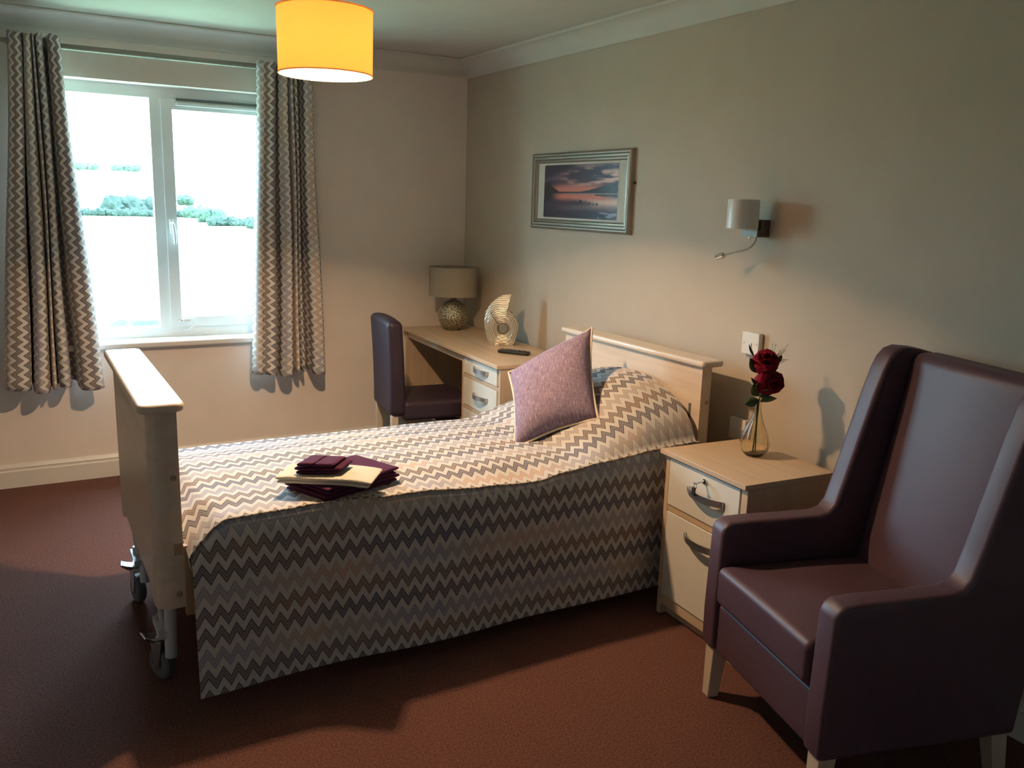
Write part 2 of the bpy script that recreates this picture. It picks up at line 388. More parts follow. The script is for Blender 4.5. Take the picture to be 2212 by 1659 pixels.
# ================================================================== CURTAINS
def cr(P, t):
    """catmull interpolation over uniformly spaced points"""
    n = len(P)-1; f = min(max(t, 0), 1)*n; i = min(int(f), n-1); k = f-i
    p0, p1, p2, p3 = P[max(i-1, 0)], P[i], P[i+1], P[min(i+2, n)]
    return tuple(0.5*((2*b) + (c-a)*k + (2*a-5*b+4*c-d)*k*k + (3*b-a-3*c+d)*k**3) for a, b, c, d in zip(p0, p1, p2, p3))
def curtain(name, xt, xb, ztop, zbot, prof, label, rodz, zb=None):
    root = empty(name, ((xb[0]+xb[1])/2, -.10, zbot), label=label, cat='curtain', group='chevron curtains at the window')
    cxm = (xb[0]+xb[1])/2; NU, NV = 220, 60
    arc = [0]; ref = [cr(prof, i/NU) for i in range(NU+1)]
    for i in range(NU):
        a, b = ref[i], ref[i+1]; arc.append(arc[-1] + sqrt(((b[0]-a[0])*(xb[1]-xb[0]))**2 + ((b[1]-a[1])*.11)**2))
    def fn(a, b):
        s, d = cr(prof, a); tt = b           # b: 0 top .. 1 bottom
        k = sm(0, 1, tt)
        lo_ = lerp(xt[0], xb[0], tt**1.15); hi = lerp(xt[1], xb[1], tt**1.15)
        x = lerp(lo_, hi, s) + .004*sin(7*tt + 9*a)
        y = -.112 - (d-.5)*lerp(.085, .135, k)
        zlow = zbot + .012*sin(a*11+1) + (.02*(1-min(1, d*1.4)))
        z = lerp(ztop - .012*abs(sin(a*14)), zlow, tt)
        return (x-cxm, y+.10, z-zbot)
    bm = bmesh.new(); grid_bm(bm, NU, NV, fn, lambda a, b: (b*(ztop-zbot), arc[round(a*NU)]))
    fab = obj('curtain_fabric', bm, M_CHEV_CURT, root, angle=180, solid=.0025)
    # eyelet rings where the fabric meets the rod
    for a in EY[name]:
        s, d = cr(prof, a); x = lerp(xt[0], xt[1], s) - cxm; bm = bmesh.new()
        tube_bm(bm, [(x, .028*cos(q), rodz-zbot + .028*sin(q)) for q in [2*pi*i/20 for i in range(20)]], .005, 6, closed=True)
        obj('eyelet_ring', bm, plain('pewter_eyelet', (0.25, 0.25, 0.23), 0.35, 1.0) if not bpy.data.materials.get('pewter_eyelet') else bpy.data.materials['pewter_eyelet'], root)
    return root
EY = {'curtain_left': (.2, .34, .55, .72, .8), 'curtain_right': (.2, .36, .55, .72, .84)}
PL = [(0, .3), (.03, .75), (.10, .95), (.18, 1.0), (.245, .85), (.262, .35), (.268, -.05), (.282, -.05), (.288, .45), (.31, .85), (.36, 1.0), (.42, .9), (.455, .6), (.467, .25), (.478, .3), (.49, .75), (.515, .8), (.53, .4), (.545, .35), (.555, .75), (.60, .95), (.645, .85), (.66, .4), (.668, -.1), (.70, -.15), (.725, -.05), (.735, .4), (.77, .8), (.83, .95), (.90, 1.0), (.96, .9), (1.0, .7)]
PR = [(0, .5), (.03, .8), (.08, .9), (.13, .75), (.17, .8), (.22, .95), (.29, .9), (.315, .5), (.33, .05), (.35, -.05), (.37, .3), (.385, .7), (.43, .95), (.50, .95), (.54, .7), (.553, .25), (.565, .3), (.58, .75), (.61, .85), (.635, .55), (.65, .5), (.67, .8), (.69, .6), (.705, .1), (.73, -.15), (.765, -.1), (.79, .3), (.82, .75), (.88, .95), (.94, .9), (.98, .6), (1.0, .4)]
EY2 = EY
def nm(n): return n
_c = curtain('curtain_left', (-2.495, -2.275), (-2.640, -2.182), 2.279, .538, PL, 'chevron patterned eyelet curtain hanging left of the window, flaring out at its hem', 2.232); _c.name = 'curtain'
_c = curtain('curtain_right', (-1.332, -1.025), (-1.408, -.972), 2.265, .532, PR, 'chevron patterned eyelet curtain hanging right of the window behind the pendant shade', 2.228); _c.name = 'curtain'
rod = empty('curtain_rod', (-1.80, -.10, 2.23), label='slim grey metal curtain pole above the window', cat='curtain rod')
tube('pole', [(-1.05, 0, 0), (.92, 0, 0)], .0145, plain('satin_nickel', (0.26, 0.25, 0.22), 0.5, 0.6), rod, seg=16)
for s in (-1.06, .93):
    bm = bmesh.new(); bmesh.ops.create_uvsphere(bm, u_segments=16, v_segments=10, radius=.022, matrix=Matrix.Translation((s, 0, 0))); obj('finial', bm, M_STEEL, rod)
for s in (-.96, .86):
    bm = bmesh.new(); tube_bm(bm, [(s, .10, 0), (s, .0, 0)], .008, 8); lathe_bm(bm, [(0, 0), (.02, 0), (.02, .006), (0, .006)], 16, (s, 0, 0))
    for v in bm.verts[-34:]:
        pass
    obj('bracket', bm, M_STEEL, rod)

# ================================================================== PENDANT LAMP
pen = empty('pendant_lamp', (LAMP[0], LAMP[1], 1.955), label='orange fabric drum pendant lamp hanging lit from the ceiling', cat='ceiling lamp')
R0, R1, SH = .158, .160, .213
M_SHADE = translucent('orange_lamp_fabric', (0.88, 0.66, 0.36), (0.95, 0.62, 0.27), 0.5)
bm = bmesh.new(); lathe_bm(bm, [(R0, 0), (R1, SH), (R1-.0015, SH), (R0-.0015, 0), (R0, 0)], 72); bmesh.ops.remove_doubles(bm, verts=bm.verts, dist=1e-5)
obj('lamp_shade', bm, M_SHADE, pen, angle=50)
M_TRIM = translucent('cream_shade_binding', (0.85, 0.70, 0.45), (0.9, 0.65, 0.35), 0.5)
for (z, r) in ((0.002, R0+.0006), (SH-.003, R1+.0006)):
    tube('shade_rim', [(r*cos(q), r*sin(q), z) for q in [2*pi*i/72 for i in range(72)]], .0028, M_TRIM, pen, seg=6) if 0 else None
    bm = bmesh.new(); tube_bm(bm, [(r*cos(q), r*sin(q), z) for q in [2*pi*i/72 for i in range(72)]], .0028, 6, closed=True); obj('shade_rim', bm, M_TRIM, pen)
bm = bmesh.new()
for q in (0, 2*pi/3, 4*pi/3): tube_bm(bm, [(.02*cos(q), .02*sin(q), .165), (R1*cos(q), R1*sin(q), SH-.004)], .0018, 6)
obj('shade_spider', bm, M_UPVC, pen)
M_BULB = emissive('glowing_bulb', (1.0, 0.8, 0.55), 60)
lathe('bulb', [(0, .066), (.014, .070), (.026, .085), (.030, .097), (.026, .112), (.016, .130), (.013, .140)], M_BULB, pen, 24)
lathe('lamp_holder', [(.013, .140), (.018, .141), (.018, .185), (.010, .20), (.003, .205)], M_UPVC, pen, 20)
tube('flex', [(0, 0, .20), (0, 0, H-1.955-.02)], .0038, M_UPVC, pen, seg=8)
lathe('ceiling_rose', [(0, H-1.955-.03), (.02, H-1.955-.03), (.045, H-1.955-.018), (.05, H-1.955-.001)], M_UPVC, pen, 32)

# ================================================================== PICTURE
pic = empty('framed_picture', (0, -1.302, 1.617), label='framed sunset lake photograph in a grey moulded frame on the wall', cat='picture')
PW, PH = .452, .201
mp = [(0, 0), (.004, .020), (.012, .026), (.018, .025), (.022, .018), (.026, .022), (.034, .021), (.040, .012), (.048, .014), (.054, .009), (.056, .0)]
bm = bmesh.new()
def fr(s, d):  # s = inset, d = depth
    return [Vector((-d, a*(PW-s), b*(PH-s))) for a, b in ((1, -1), (1, 1), (-1, 1), (-1, -1))]
rings = [[bm.verts.new(p) for p in fr(s, d)] for s, d in mp]
for A, B in zip(rings, rings[1:]):
    for i in range(4): bm.faces.new((A[i], A[(i+1) % 4], B[(i+1) % 4], B[i]))
M_FRAME = plain('pewter_moulding', (0.30, 0.265, 0.215), 0.40, 0.6)
obj('frame', bm, M_FRAME, pic, angle=25)
box('mount', (-.006, -.002), (-(PW-.05), PW-.05), (-(PH-.05), PH-.05), plain('cream_mount_card', (0.72, 0.68, 0.56), 0.7), pic, bevel=0)
def artcol(u, v):
    """generic sunset over a lake: u across (0 left), v up"""
    n1 = noise.noise(Vector((u*3.2, v*9, 1.3))); n2 = noise.noise(Vector((u*9, v*26, 4.1)))
    dark = Vector((.045, .032, .058)); mauve = Vector((.17, .10, .15)); pink = Vector((.75, .22, .15)); cream = Vector((.85, .52, .40))
    hz = .47
    if v > hz:
        k = (v-hz)/(1-hz)
        ridge = hz + .03 + .16*sm(.6, 1.0, u)**1.2 + .14*sm(.30, .0, u) if u < .3 or u > .6 else hz + .03
        ridge = hz + .022 + .15*sm(.45, 1.02, u) + .16*sm(.26, .02, u) + .008*n2
        if v < ridge: return Vector((.018, .018, .022))
        glow = math.exp(-((k-.10)/.18)**2)*sm(.05, .25, u)*sm(1.05, .65, u)
        streak = sm(-.05, .35, n1 + .5*n2 + .25*(u-.35)) * math.exp(-((k-.55)/.34)**2) * sm(.15, .6, u)
        c = dark.lerp(mauve, sm(-.3, .5, n1)); c = c.lerp(cream, min(1, streak*1.1)); c = c.lerp(pink, min(1, glow*1.1))
        return c
    k = (hz-v)/hz
    if k < .05 and u > .3: return Vector((.45, .27, .24))
    if u < .14 - .25*k or (u > .72 and k < .10 + .14*(u-.72)): return Vector((.020, .018, .024))
    glow = math.exp(-((k-.14)/.13)**2)*sm(.10, .28, u)*sm(1.0, .75, u)
    shine = math.exp(-((k-.34)/.18)**2)*sm(.3, .75, u + .3*n1)
    c = dark.lerp(mauve, .45*sm(-.3, .5, n1)); c = c.lerp(cream, min(1, shine)); c = c.lerp(pink, min(1, glow*1.1))
    for (a, b, r) in ((.53, .315, .03), (.60, .315, .013), (.65, .285, .02), (.70, .26, .014), (.745, .27, .022), (.46, .31, .012)):
        if ((u-a)*1.85)**2 + (v-b)**2 < r*r*1.2: return Vector((.012, .010, .012))
    if k > .72 and u > .76 and n2 > .12: return Vector((.30, .30, .40))
    if k > .7: c = c.lerp(Vector((.02, .02, .04)), .6)
    return c
bm = bmesh.new(); AW, AH = .335, .136; NX, NY = 220, 110
V = grid_bm(bm, NX, NY, lambda a, b: (-.0068, AW - 2*AW*a, -AH + 2*AH*b))
cl = bm.loops.layers.float_color.new('print')
for f in bm.faces:
    for l in f.loops:
        y, z = l.vert.co.y, l.vert.co.z; c = artcol((AW-y)/(2*AW), (z+AH)/(2*AH)); l[cl] = (*c, 1)
m = MT('printed_photograph'); m.set(0.35); a_ = m.n('ShaderNodeVertexColor', layer_name='print'); m.base(a_.outputs[0])
obj('photo_print', bm, m.m, pic, smooth=False)
box('picture_glass', (-.0095, -.0085), (-(PW-.05), PW-.05), (-(PH-.05), PH-.05), glass_thin('picture_glass_clear', (0.97, 0.97, 0.97)), pic, bevel=0)
bm = bmesh.new(); bx(bm, (-.010, 0), (-PW-.014, -PW+.002), (.035, .047)); bmesh.ops.create_uvsphere(bm, u_segments=8, v_segments=6, radius=.006, matrix=Matrix.Translation((-.012, -PW-.010, .041)))
obj('security_plate', bm, plain('aged_brass', (0.10, 0.07, 0.03), 0.4, 0.8), pic, bevel=.001)

# ================================================================== WALL READING LIGHT
sc = empty('wall_light', (0, -2.58, 1.448), label='white cylinder wall light with a flexible chrome reading arm', cat='wall lamp')
bm = bmesh.new(); bx(bm, (-.048, 0), (-.04, .04), (.0, .066)); bx(bm, (-.062, -.04), (-.04, .04), (.0, .026)); 
obj('wall_bracket', bm, plain('dark_pewter_bracket', (0.16, 0.145, 0.12), 0.35, 0.85), sc, bevel=.0015)
bm = bmesh.new(); bx(bm, (-.068, -.062), (-.042, .040), (.0, .027)); obj('bracket_face', bm, plain('silver_face', (0.24, 0.22, 0.20), 0.5, 0.3), sc, bevel=.001)
lathe('glass_shade', [(0, .028), (.056, .028), (.060, .032), (.060, .136), (.058, .140), (.055, .138), (.055, .034), (0, .033)], plain('opal_glass', (0.72, 0.69, 0.62), 0.35), sc, 48, c=(-.105, .003, 0))
bm = bmesh.new(); tube_bm(bm, smoothpath([(-.066, -.036, .006), (-.068, -.034, -.018), (-.078, -.010, -.046), (-.100, .045, -.064), (-.118, .083, -.078)], 8), .0034, 8)
arm = obj('flexible_arm', bm, M_STEEL, sc)
bm = bmesh.new(); d = Vector((-.010, .045, -.016)).normalized(); p = Vector((-.116, .080, -.077))
tube_bm(bm, [p-d*.004, p, p+d*.012, p+d*.012, p+d*.034, p+d*.036], [.007, .013, .0135, .011, .011, .009], 20)
obj('reading_head', bm, M_CHROME, sc)
bm = bmesh.new(); tube_bm(bm, [(-.055, .005, .002), (-.055, .005, -.006)], .006, 10); tube_bm(bm, [(-.055, .005, -.004), (-.056, .004, -.016)], .0018, 6)
obj('toggle_switch', bm, M_CHROME, sc)

# ================================================================== SOCKETS
def plate(name, y, z, w_, h_, label, cat, sw):
    r = empty(name, (0, y, z), label=label, cat=cat)
    box('face_plate', (-.024, 0), (-w_/2, w_/2), (-h_/2, h_/2), plain('white_moulded_plastic', (0.74, 0.70, 0.62), 0.35), r, bevel=.003)
    for s in sw: box('rocker', (-.028, -.023), (s[0]-.009, s[0]+.009), (s[1]-.013, s[1]+.013), M_UPVC, r, bevel=.002)
    for q in (-1, 1):
        bm = bmesh.new(); lathe_bm(bm, [(0, 0), (.003, 0), (.003, .001), (0, .0012)], 12)
        bmesh.ops.rotate(bm, verts=bm.verts, matrix=Matrix.Rotation(radians(-90), 3, 'Y')); bmesh.ops.translate(bm, verts=bm.verts, vec=(-.024, q*(w_/2-.012), 0))
        obj('screw_cap', bm, M_STEEL, r)
    return r
plate('light_switch', -2.592, 1.028, .092, .090, 'thick white wall switch plate behind the red roses', 'switch', [(.0, -.01)])
plate('wall_socket', -2.56, .668, .088, .088, 'white socket low on the wall between headboard and vase', 'socket', [(.02, .015)])

# ================================================================== DESK
desk = empty('desk', (-.454, -.05, 0), radians(-3.15), 'pale wood desk with three cream drawers in the room corner', 'desk')
DL, DD, DZ = 1.382, .45, .765
box('desk_top', (0, DD), (-DL, 0), (DZ-.020, DZ), M_WOOD, desk, bevel=.0015)
box('side_panel', (.022, DD-.004), (-.020, -.002), (0, DZ-.021), M_WOODZ, desk)
box('side_panel', (.022, DD-.004), (-DL+.004, -DL+.024), (0, DZ-.021), M_WOODZ, desk)
box('side_panel', (.022, DD-.004), (-.925, -.905), (0, DZ-.021), M_WOODZ, desk)
box('back_panel', (DD-.03, DD-.012), (-.905, -.020), (.33, DZ-.021), M_WOOD, desk)
box('apron_rail', (.030, .048), (-.905, -.020), (.700, .732), M_WOOD, desk)
box('apron_rail', (.040, .058), (-DL+.024, -.925), (.738, .744), M_STEEL, desk) if 0 else None
bm = bmesh.new()
for z in ((.629, .647), (.456, .474), (.262, .280), (.05, .074)): bx(bm, (.022, .40), (-DL+.024, -.925), z)
obj('carcass_rails', bm, M_WOOD, desk, bevel=.001)
M_BOWH = plain('satin_bow_handle', (0.66, 0.65, 0.63), 0.33, 1.0)
def bow_handle(parent, xf, yc, zc, L=.17, hgt=.024, out=.030, fat=.004):
    """strap handle bowed away from a drawer front whose face is at x = xf (outwards is -x)"""
    bm = bmesh.new(); n = 24; pts = []
    for i in range(n+1):
        t = -1+2*i/n; pts.append((xf - .004 - out*(1-t*t)**.8, yc + t*L/2))
    for (x, y) in pts: pass
    ring = []
    for i, (x, y) in enumerate(pts):
        t = -1+2*i/n; hh = hgt/2*(1-.15*abs(t)); ring.append([bm.verts.new(q) for q in ((x, y, zc-hh), (x+fat, y, zc-hh), (x+fat, y, zc+hh), (x, y, zc+hh))])
    for A, B in zip(ring, ring[1:]):
        for j in range(4): bm.faces.new((A[j], A[(j+1) % 4], B[(j+1) % 4], B[j]))
    bm.faces.new(ring[0]); bm.faces.new(ring[-1][::-1])
    for s in (-1, 1): bx(bm, (xf-.008, xf+.003), (yc+s*L/2-.004 if s > 0 else yc-L/2, yc+L/2 if s > 0 else yc-L/2+.004), (zc-hgt*.42, zc+hgt*.42))
    return obj('handle', bm, M_BOWH, parent, angle=50)
for (z0, z1, hz) in ((.650, .734, .697), (.477, .627, .557), (.283, .454, .38), (.077, .260, .18)):
    d_ = box('drawer', (.020, .040), (-1.342, -.936), (z0, z1), M_CREAM_LAM, desk, bevel=.0015)
    bow_handle(d_, .020, -1.158, hz)

# desk chair
dc = empty('desk_chair', (-.823, -.642, 0), radians(-7), 'dark aubergine leather chair tucked under the desk', 'chair')
def leanback(q):
    return (q.x - .02*max(0, (q.z+.25)/.5)**2 , q.y, q.z + (.012*(1-(q.y/.21)**2) if q.z > .2 else 0))
rbox('backrest', (0, .085), (-.205, .205), (.395, .915), .032, M_LEATHER_DK, dc, m=10, fn=leanback)
rbox('seat', (.07, .47), (-.212, .212), (.372, .478), .025, M_LEATHER_DK, dc, m=8, fn=lambda q: (q.x, q.y, q.z + (.010*(1-(q.y/.212)**2) if q.z > 0 else 0)))
for (x, y) in ((.008, -.185), (.008, .150), (.415, -.185), (.415, .150)):
    box('leg', (x, x+.038), (y, y+.035), (0, .40), M_BEECH, dc, bevel=.003)

# things on the desk
dl = empty('desk_lamp', (-.205, -.265, DZ), label='table lamp with hammered silver globe base and grey drum shade', cat='lamp')
prof = [(0, 0), (.052, 0), (.055, .004)] + [(.0945*cos(a), .092+.0945*sin(a)) for a in [radians(-62+ (62+74)*i/22) for i in range(23)]] + [(.022, .186), (.020, .200), (.012, .204), (.012, .225), (0, .225)]
m = MT('hammered_silver'); m.set(0.24, 0.9); m.base((0.62, 0.58, 0.46))
vo = m.n('ShaderNodeTexVoronoi'); vo.inputs['Scale'].default_value = 125; m.l(m.coord(), vo.inputs['Vector']); m.base(m.ramp(vo.outputs['Distance'], [(0.15, (0.86, 0.82, 0.66)), (0.60, (0.30, 0.275, 0.20))])); m.bump(vo.outputs['Distance'], 0.9, 0.004)
lathe('globe_base', prof, m.m, dl, 64, angle=60)
M_GSH = translucent('grey_silk_shade', (0.42, 0.37, 0.29), (0.30, 0.25, 0.18), 0.25)
bm = bmesh.new(); lathe_bm(bm, [(.150, .212), (.150, .390), (.1485, .390), (.1485, .212), (.150, .212)], 64, sx=1.0, sy=.82); bmesh.ops.remove_doubles(bm, verts=bm.verts, dist=1e-5)
o = obj('lamp_shade', bm, M_GSH, dl, angle=50); o.rotation_euler.z = radians(-30)
bm = bmesh.new()
for q in (0, pi/2, pi, 1.5*pi): tube_bm(bm, [(0, 0, .222), (.148*cos(q)*cos(radians(-30))-.121*sin(q)*sin(radians(-30)), .148*cos(q)*sin(radians(-30))+.121*sin(q)*cos(radians(-30)), .235)], .0015, 6)
obj('shade_ring', bm, M_STEEL, dl)

orn = empty('shell_ornament', (-.205, -.885, DZ), radians(-38), 'silver spiral shell sculpture with a round hole standing on the desk', 'ornament')
# local frame: width along x, facing -y
def sxy(px, py): return ((px-1300)/1660*.98*.98, (1000-py)/1690)      # from the photo's proportions, metres
outl = [(1195, 1000), (1165, 930), (1140, 830), (1135, 760), (1150, 680), (1190, 610), (1250, 555), (1310, 522), (1392, 510), (1380, 580), (1362, 655), (1400, 690), (1435, 740), (1460, 800), (1462, 850), (1445, 920), (1420, 1005)]
OP = [sxy(*p) for p in outl]; OP = [(a, max(0, b)) for a, b in OP]
def densify(P, n=4):
    Q = []
    for i in range(len(P)):
        a, b = Vector((*P[i], 0)), Vector((*P[(i+1) % len(P)], 0))
        for k in range(n): q = a.lerp(b, k/n); Q.append((q.x, q.y))
    return Q
HC = sxy(1320, 835); HR = .0295
body = densify(OP, 3); nb = len(body)
# annulus-like body: outline joined to the hole ring, bulging front and back
bm = bmesh.new(); TH = .024
def ornring(f, side):
    vs = []
    for (x, z) in body:
        hx = HC[0] + HR*(x-HC[0])/sqrt((x-HC[0])**2+(z-HC[1])**2); hz_ = HC[1] + HR*(z-HC[1])/sqrt((x-HC[0])**2+(z-HC[1])**2)
        px, pz = lerp(x, hx, f), lerp(z, hz_, f)
        t = TH*(.45 + .55*sin(pi*min(1, max(0, f*.86+.1)))) + .0012*sin(f*70)
        vs.append(bm.verts.new((px, side*t, pz)))
    return vs
NF = 26; R_ = {}
for s in (-1, 1): R_[s] = [ornring(i/NF, s) for i in range(NF+1)]
for s in (-1, 1):
    for A, B in zip(R_[s], R_[s][1:]):
        for j in range(nb): bm.faces.new((A[j], A[(j+1) % nb], B[(j+1) % nb], B[j]))
for A, B in ((R_[-1][0], R_[1][0]), (R_[-1][-1], R_[1][-1])):
    for j in range(nb): bm.faces.new((A[j], A[(j+1) % nb], B[(j+1) % nb], B[j]))
m = MT('ribbed_silver_leaf'); m.set(0.38, 0.75)
cc = m.coord(); sub = m.n('ShaderNodeVectorMath', operation='SUBTRACT'); m.l(cc, sub.inputs[0]); sub.inputs[1].default_value = (HC[0], 0, HC[1])
ln = m.n('ShaderNodeVectorMath', operation='LENGTH'); m.l(sub.outputs[0], ln.inputs[0])
wv = m.math('SINE', m.math('MULTIPLY', m.math('ADD', ln.outputs['Value'], m.math('MULTIPLY', m.noise(cc, 20, 2), .012)), 640.0))
m.base(m.mix(m.math('MULTIPLY_ADD', wv, .5, .5), (0.46, 0.42, 0.33), (0.80, 0.75, 0.64))); m.bump(wv, 0.6, 0.0015)
obj('spiral_body', bm, m.m, orn, angle=50)
ring = [(HC[0]+HR*cos(q), -.022, HC[1]+HR*sin(q)) for q in [2*pi*i/32 for i in range(32)]]
bm = bmesh.new(); tube_bm(bm, ring, .0022, 6, closed=True); obj('hole_rim', bm, plain('dark_line_metal', (0.08, 0.07, 0.05), 0.5, 0.6), orn)
a, b = sxy(1197, 688), sxy(1272, 800)
tube('spiral_groove', [(a[0], -.0225, a[1]), ((a[0]+b[0])/2, -.025, (a[1]+b[1])/2), (b[0], -.0225, b[1])], .0018, bpy.data.materials['dark_line_metal'], orn, seg=6)
a, b, c_ = sxy(1197, 688), sxy(1290, 648), sxy(1362, 655)
tube('spiral_step', smoothpath([(a[0], -.0225, a[1]), (b[0], -.019, b[1]), (c_[0], -.013, c_[1])]), .0018, bpy.data.materials['dark_line_metal'], orn, seg=6)

rem = empty('remote_control', (-.282, -1.165, DZ), radians(-55), 'black television remote lying on the desk', 'remote')
rbox('remote_body', (-.088, .088), (-.023, .023), (.001, .020), .008, M_BLACK, rem, m=4)
bm = bmesh.new()
for i in range(9):
    for j in (-1, 0, 1): rbox_bm(bm, (.0045, .0045, .0018), .0015, m=1, k=2, c=(-.070+i*.016, j*.013, .0205))
obj('buttons', bm, plain('grey_rubber_keys', (0.07, 0.07, 0.07), 0.6), rem)

bin_ = empty('waste_bin', (-.455, -.635, 0), label='dark bin with a shiny rim standing under the seat of the desk chair', cat='bin')
bm = bmesh.new(); prism_bm(bm, [(-.075, -.10), (.075, -.10), (.075, .10), (-.075, .10)], lambda x, y: Vector((x*.9, y*.9, 0)), lambda x, y: Vector((x, y, .320)))
obj('bin_body', bm, M_BLACK, bin_, bevel=.01)
bm = bmesh.new(); tube_bm(bm, [(-.075, -.10, .322), (.075, -.10, .322), (.075, .10, .322), (-.075, .10, .322)], .006, 8, closed=True); obj('bin_rim', bm, M_STEEL, bin_)

# ================================================================== BED
def settle(o):      # the bed group is 3.5 percent larger and stands a little further back than first laid out
    o.location = (1.035*o.location.x + .0890, 1.035*o.location.y + .1770, 1.035*o.location.z - .0541); o.scale = (1.035,)*3
    return o
LIFT = .0523
bed = empty('care_bed', (-1.25, -2.14, 0), label='profiling bed frame with pale wood head and foot boards on castors', cat='bed')
bxo, byo = -1.25, -2.14
def B_(n, x, y, z, mat, par=bed, **k): return box(n, (x[0]-bxo, x[1]-bxo), (y[0]-byo, y[1]-byo), z, mat, par, **k)
# footboard: plan outline with rounded outer corners, arch cut from its lower edge
YN, YFAR = -2.595, -1.655; FX0, FX1 = -2.266, -2.188
def board(name, xo, xi, y0, y1, ztop, zb, mat, rr=.045, out=-1):
    """xo outer face, xi inner face"""
    P = []; n = 44; s = 1 if xi > xo else -1
    for i in range(9):
        a = radians(90*i/8); P.append((xo + s*rr*(1-sin(a)), y0 + rr*(1-cos(a))))
    for i in range(1, n): P.append((xo, lerp(y0+rr, y1-rr, i/n)))
    for i in range(9):
        a = radians(90*i/8); P.append((xo + s*rr*(1-cos(a)), y1 - rr*(1-sin(a))))
    for i in range(n+1): P.append((xi, lerp(y1, y0, i/n)))
    bm = bmesh.new(); A = [bm.verts.new((x-bxo, y-byo, zb(y))) for x, y in P]; T = [bm.verts.new((x-bxo, y-byo, ztop)) for x, y in P]; m_ = len(P)
    for i in range(m_): bm.faces.new((A[i], A[(i+1) % m_], T[(i+1) % m_], T[i]))
    bm.faces.new(T)
    # underside strips
    k = 0
    outer = [i for i in range(m_-(n+1))]; inner = [i for i in range(m_-(n+1), m_)][::-1]
    bmesh.ops.triangle_fill if 0 else None
    oi = 0
    no, ni = len(outer), len(inner)
    a = b = 0
    while a < no-1 or b < ni-1:
        if b >= ni-1 or (a < no-1 and (P[outer[a+1]][1] <= P[inner[b+1]][1])):
            bm.faces.new((A[outer[a]], A[outer[a+1]], A[inner[b]])); a += 1
        else:
            bm.faces.new((A[outer[a]], A[inner[b+1]], A[inner[b]])); b += 1
    return obj(name, bm, mat, bed, angle=40)
fc = (YN+YFAR)/2
def zb_foot(y): return .372 + .035*sm(.38, .30, abs(y-fc))
fb = board('footboard', FX0, FX1, YN, YFAR, .957, zb_foot, M_BEDWOOD)
bm = bmesh.new(); rbox_bm(bm, (.063, .492, .0125), .0115, m=6, k=3, fn=None, c=(-2.226-bxo, fc-byo, .969))
for v in bm.verts:
    pass
def roundcap(name, x0, x1, y0, y1, z0, z1, mat, r=.028):
    P = []
    for (cx, cy, a0) in ((x1-r, y1-r, 0), (x0+r, y1-r, 90), (x0+r, y0+r, 180), (x1-r, y0+r, 270)):
        for i in range(7): a = radians(a0+15*i); P.append((cx+r*cos(a)-bxo, cy+r*sin(a)-byo))
    b_ = bmesh.new(); prism_bm(b_, P, lambda x, y: Vector((x, y, z0)), lambda x, y: Vector((x, y, z1)))
    return obj(name, b_, mat, bed, bevel=.009, bseg=4)
bm.free()
M_CAP = wood('bleached_bed_cap', (0.60, 0.50, 0.40), (0.68, 0.58, 0.47), 1, 0.30)
roundcap('footboard_cap', -2.290, -2.165, -2.612, -1.640, .956, .981, M_CAP)
def zb_head(y): return .33
board('headboard', -.222, -.282, -2.612, -1.655, .955, zb_head, M_BEDWOOD, rr=.02)
roundcap('headboard_cap', -.305, -.196, -2.640, -1.640, .954, .979, M_CAP, r=.016)
for y in (-2.555, -1.712):
    B_('headboard_slot', (-.2845, -.281), (y-.006, y+.006), (.40, .80), plain('slot_shadow_line', (0.10, 0.085, 0.075), 0.7) if y < -2 else bpy.data.materials['slot_shadow_line'], bevel=.001)
def disc(name, c, r, axis, mat, h_=.004):
    bm = bmesh.new(); lathe_bm(bm, [(0, 0), (r, 0), (r, h_*.5), (r*.6, h_), (0, h_)], 20)
    q = Vector((0, 0, 1)).rotation_difference(Vector(axis)).to_matrix(); bmesh.ops.rotate(bm, verts=bm.verts, matrix=q); bmesh.ops.translate(bm, verts=bm.verts, vec=Vector(c)-Vector((bxo, byo, 0)))
    return obj(name, bm, mat, bed)
M_CAPB = plain('wooden_plug', (0.34, 0.25, 0.17), 0.4)
disc('bolt_cap', (-2.205, YN+.001, .765), .009, (0, -1, 0), M_CAPB); disc('bolt_cap', (-2.205, YN+.001, .415), .009, (0, -1, 0), M_CAPB)
disc('bolt_cap', (-.25, -2.611, .81), .008, (0, -1, 0), M_CAPB)
st = B_('frame_sticker', (-2.213, -2.190), (YN-.0012, YN+.001), (.535, .570), plain('tan_sticker', (0.36, 0.24, 0.14), 0.6), bevel=0)
# side rails and platform
for y in (-2.600, -1.700): B_('side_rail', (-2.188, -.285), (y, y+.024), (.345, .560), plain('honey_side_rail', (0.42, 0.27, 0.12), 0.5) if y < -2 else bpy.data.materials['honey_side_rail'])
B_('mattress_platform', (-2.17, -.29), (-2.57, -1.70), (.36, .40), M_BEDMETAL)
